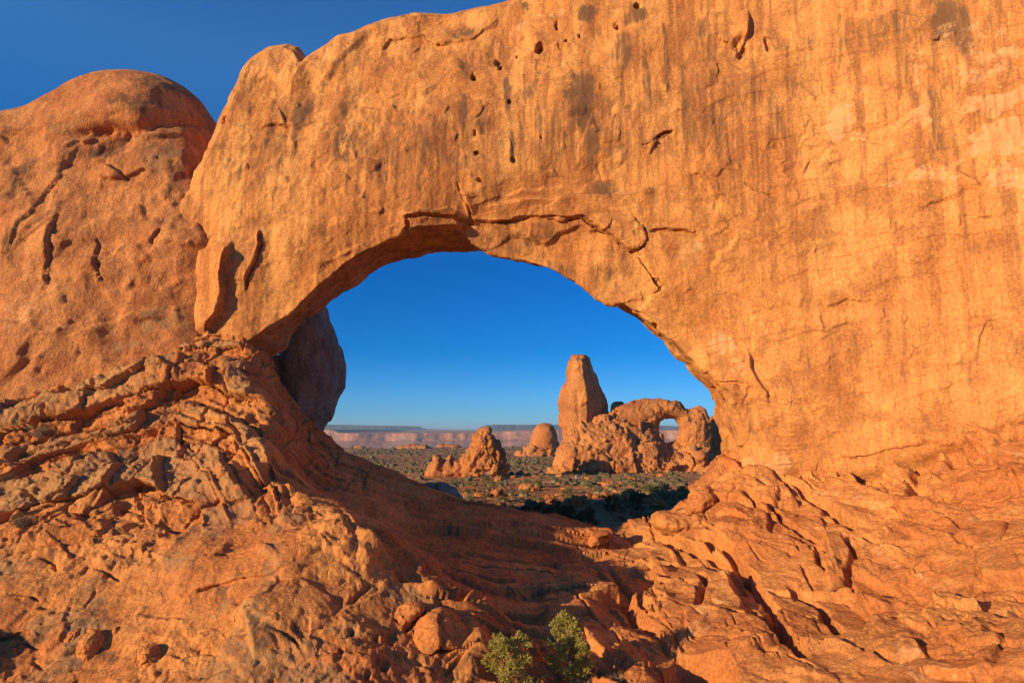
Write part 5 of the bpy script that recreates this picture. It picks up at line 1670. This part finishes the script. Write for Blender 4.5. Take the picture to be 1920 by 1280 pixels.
boulder_on([(772, 1185), (785, 1158), (803, 1142), (826, 1138), (850, 1150), (872, 1172), (890, 1192), (893, 1206), (870, 1222), (800, 1225), (776, 1210)], 'large rounded orange boulder on the left slope above the junipers', seed=20, hd=0.5, dy=0.4, base=(830, 1190))
boulder_on([(733, 1152), (742, 1140), (765, 1131), (792, 1131), (799, 1140), (782, 1160), (771, 1184), (764, 1188), (748, 1170)], 'smaller rounded boulder split from the left side of the large one', seed=21, hd=0.5, dy=0.5, base=(770, 1165))
boulder_on([(1088, 996), (1100, 990), (1130, 990), (1142, 995), (1144, 1003), (1130, 1008), (1128, 1020), (1106, 1022), (1104, 1008), (1092, 1003)], 'flat topped mushroom rock perched on the low point of the sill', seed=22, hd=0.6, dy=0.2)
boulder_on([(1287, 950), (1292, 930), (1300, 917), (1318, 912), (1338, 917), (1342, 930), (1334, 945), (1312, 962), (1290, 962)], 'rounded block on the right sill against the dark desert floor', seed=23, hd=0.7, dy=0.4)
boulder_on([(1223, 968), (1236, 960), (1270, 962), (1302, 958), (1326, 972), (1322, 992), (1290, 1004), (1246, 1000), (1225, 986)], 'broad jutting block with a pale seam at the left end of the right slope', seed=24, hd=0.5, dy=0.5)
boulder_on([(995, 1226), (997, 1210), (1004, 1203), (1013, 1214), (1018, 1232), (1006, 1240)], 'small sunlit upright stone right behind the rounded juniper', seed=25, hd=0.6)
boulder_on([(1017, 1226), (1022, 1214), (1032, 1214), (1037, 1224), (1030, 1232), (1019, 1232)], 'small round stone between the two junipers', seed=26, hd=0.6)
boulder_on([(1166, 1284), (1172, 1262), (1190, 1254), (1212, 1256), (1234, 1270), (1240, 1290), (1200, 1300)], 'ridged boulder at the bottom edge under the juniper shadow', seed=27, hd=0.6)
boulder_on([(150, 1226), (152, 1200), (163, 1184), (180, 1182), (193, 1198), (198, 1222), (186, 1240), (164, 1240)], 'knobbly rounded boulder near the bottom left corner', seed=28, dy=0.85, hd=0.6)
boulder_on([(118, 1200), (130, 1184), (150, 1178), (156, 1190), (150, 1212), (134, 1214)], 'low boulder leaning on the left of the knobbly one', seed=29, dy=0.85, hd=0.6)
boulder_on([(208, 1196), (212, 1178), (220, 1172), (226, 1184), (222, 1202), (214, 1206)], 'small upright flat stone right of the knobbly boulder', seed=30, hd=0.4)
boulder_on([(262, 1264), (266, 1222), (275, 1206), (290, 1206), (304, 1226), (310, 1258), (290, 1274)], 'smooth pale boulder with a tree shadow on it, lower left', seed=31, dy=0.85, hd=0.5)
boulder_on([(235, 1276), (240, 1264), (256, 1262), (262, 1272), (254, 1284), (240, 1284)], 'small grey stone in the shade at the bottom left', seed=32, hd=0.6)
boulder_on([(203, 733), (208, 722), (222, 718), (235, 722), (236, 731), (222, 735)], 'pale rounded stone wedged on the upper left ledge', seed=33, hd=0.7, y0=30)
boulder_on([(40, 838), (46, 830), (58, 828), (66, 834), (60, 840), (46, 842)], 'small pale stone on the ledges by the left edge', seed=34, hd=0.7, y0=28)
boulder_on([(845, 1065), (850, 1052), (862, 1048), (868, 1058), (866, 1072), (852, 1074)], 'broken lump of rock on the edge of the shaded slope', seed=35, hd=0.6, base=(858, 1075))
boulder_on([(772, 1076), (776, 1060), (785, 1050), (797, 1052), (799, 1064), (790, 1080), (778, 1082)], 'rough sunlit knob on the ridge above the shaded slope', seed=36, hd=0.7)

# scattered stones and mounds on the desert floor
px = []; py = []
while len(px) < 110:
    a = rnd.gauss(1120, 140); b = rnd.uniform(884, 955)
    if 860 < a < 1335:
        px.append(a); py.append(b)
pts, ok = onground(px, py)
src = []
for k in range(4):
    o = rock('stone', [(900, 900), (905, 880), (920, 872), (938, 876), (945, 892), (940, 903), (915, 906)], 30.0, 0.5, 0.06, M_FAR, R=0.45, seed=60 + k, facets=((0.6, 0.14, 0.8), (0.3, 0.04, 0.6)), noise=((0.6, 0.08),), rough=(0.08, 0.06))
    co = np.empty(len(o.data.vertices) * 3, np.float32); o.data.vertices.foreach_get('co', co)
    co = co.reshape(-1, 3); co -= co.mean(0); co[:, 2] += 0.15
    o.data.vertices.foreach_set('co', co.ravel()); o.data.update()
    src.append(o)
for k, (p, q) in enumerate(zip(pts, ok)):
    if not q:
        continue
    s = 0.4 + 1.9 * rnd.random() ** 2
    if k < 4:
        c = src[k]; c.location = p; c.scale = (s, s, s); c.rotation_euler = (0, 0, rnd.uniform(0, 6))
    else:
        c = copy_of(src[k % 4], p, (s, s * rnd.uniform(0.6, 1.0)), rnd.uniform(0, 6.28))
    tag(c, 'orange stone scattered among the scrub before the turret', 'stone', 'stones scattered before the turret')

for poly, Y, lab in (([(652, 847), (656, 841), (668, 836), (684, 837), (690, 842), (700, 846), (690, 850), (660, 850)], 560, 'low rounded yellow slickrock mound, leftmost on the far plain'),
                     ([(716, 847), (722, 842), (732, 843), (736, 848), (726, 851)], 520, 'smallest yellow slickrock mound between two larger ones'),
                     ([(734, 845), (744, 838), (758, 834), (778, 832), (800, 833), (812, 840), (800, 848), (752, 850)], 600, 'long yellow slickrock mound dotted with scrub, left of the spire'),
                     ([(815, 838), (822, 833), (838, 831), (860, 833), (868, 838), (850, 843), (824, 842)], 640, 'pale slickrock mound right behind the spire shoulder')):
    o = rock('slickrock_mound', poly, Y, 9, 0.6, M_FAR, R=6, seed=int(poly[0][0]), facets=((8, 0.5, 0.5),), noise=((7, 0.8), (2, 0.25)))
    tag(o, lab, 'rock mound')


# ------------------------------------------------------------------ two hikers far off by the turret
def person(px, py, label, top, bottom, seed):
    (p,), ok = onground([px], [py], 80)
    J = {'pelvis': (0, 0, .95), 'chest': (0, .01, 1.32), 'neck': (0, .02, 1.48), 'head': (0, -.01, 1.60), 'crown': (0, 0, 1.74),
         'hl': (.10, 0, .92), 'kl': (.12, -.06, .50), 'al': (.12, .05, .08), 'tl': (.13, -.14, .04), 'hr': (-.10, 0, .92), 'kr': (-.11, -.02, .50), 'ar': (-.12, .14, .10), 'tr': (-.12, -.03, .04),
         'sl': (.19, .02, 1.42), 'el': (.25, .04, 1.13), 'wl': (.26, -.10, .90), 'fl': (.26, -.15, .80), 'sr': (-.19, .02, 1.42), 'er': (-.25, .02, 1.13), 'wr': (-.27, -.12, .93), 'fr': (-.27, -.17, .84)}
    Rr = dict(pelvis=.15, chest=.155, neck=.06, head=.095, crown=.07, hl=.095, kl=.06, al=.042, tl=.035, hr=.095, kr=.06, ar=.042, tr=.035, sl=.065, el=.048, wl=.032, fl=.03, sr=.065, er=.048, wr=.032, fr=.03)
    Eg = [('pelvis', 'chest'), ('chest', 'neck'), ('neck', 'head'), ('head', 'crown'), ('pelvis', 'hl'), ('hl', 'kl'), ('kl', 'al'), ('al', 'tl'), ('pelvis', 'hr'), ('hr', 'kr'), ('kr', 'ar'), ('ar', 'tr'), ('chest', 'sl'), ('sl', 'el'), ('el', 'wl'), ('wl', 'fl'), ('chest', 'sr'), ('sr', 'er'), ('er', 'wr'), ('wr', 'fr')]
    ks = list(J)
    me = bpy.data.meshes.new('person')
    me.from_pydata([J[k] for k in ks], [(ks.index(a), ks.index(b)) for a, b in Eg], [])
    o = bpy.data.objects.new('person', me)
    COL.objects.link(o)
    md = o.modifiers.new('skin', 'SKIN')
    if not me.skin_vertices:
        me.attributes.new('skin', 'FLOAT', 'POINT')
    for k, v in zip(ks, me.skin_vertices[0].data):
        v.radius = (Rr[k], Rr[k])
    me.skin_vertices[0].data[0].use_root = True
    o.modifiers.new('sub', 'SUBSURF').render_levels = 2
    o.modifiers['sub'].levels = 2
    dg = bpy.context.evaluated_depsgraph_get()
    m2 = bpy.data.meshes.new_from_object(o.evaluated_get(dg))
    o.modifiers.clear()
    o.data = m2
    for nm, c in (('skin', (0.45, 0.27, 0.18)), ('shirt', top), ('trousers', bottom), ('hair', (0.04, 0.03, 0.025))):
        mm = bpy.data.materials.new(nm)
        nt, b = nodes_of(mm)
        N = NB(nt)
        N.lk(N.mix(N.noise(20, 3), c, tuple(q * 0.8 for q in c)), b.inputs['Base Color'])
        m2.materials.append(mm)
    for pl in m2.polygons:
        c = pl.center
        pl.material_index = 3 if c.z > 1.64 or (c.z > 1.53 and c.y > 0.03) else 0 if c.z > 1.47 or (c.z < 0.93 and abs(c.x) > 0.22) else 2 if c.z < 0.98 else 1
        pl.use_smooth = True
    o.location = p
    o.rotation_euler = (0, 0, seed)
    tag(o, label, 'person')


person(1081, 908, 'tiny hiker in a white top on the path before the turret', (0.7, 0.68, 0.65), (0.06, 0.06, 0.08), 0.8)
person(916, 899, 'tiny hiker in pale blue walking below the small spire', (0.22, 0.30, 0.45), (0.10, 0.12, 0.18), 2.0)

# ------------------------------------------------------------------ the air
def haze():
    mm = bpy.data.materials.new('haze')
    mm.use_nodes = True
    nt = mm.node_tree
    nt.nodes.clear()
    out = nt.nodes.new('ShaderNodeOutputMaterial')
    v = nt.nodes.new('ShaderNodeVolumePrincipled')
    v.inputs['Color'].default_value = (0.50, 0.76, 1.0, 1)
    v.inputs['Density'].default_value = 0.00010
    nt.links.new(v.outputs[0], out.inputs['Volume'])
    s = 16500.0; z0, z1 = -106.0, 60.0
    me = bpy.data.meshes.new('haze')
    me.from_pydata([(-s, -s, z0), (s, -s, z0), (s, s, z0), (-s, s, z0), (-s, -s, z1), (s, -s, z1), (s, s, z1), (-s, s, z1)], [],
                   [(0, 3, 2, 1), (4, 5, 6, 7), (0, 1, 5, 4), (1, 2, 6, 5), (2, 3, 7, 6), (3, 0, 4, 7)])
    me.materials.append(mm)
    o = bpy.data.objects.new('haze', me)
    COL.objects.link(o)
    tag(o, 'thin blue air over the desert', 'haze', kind='stuff')


haze()
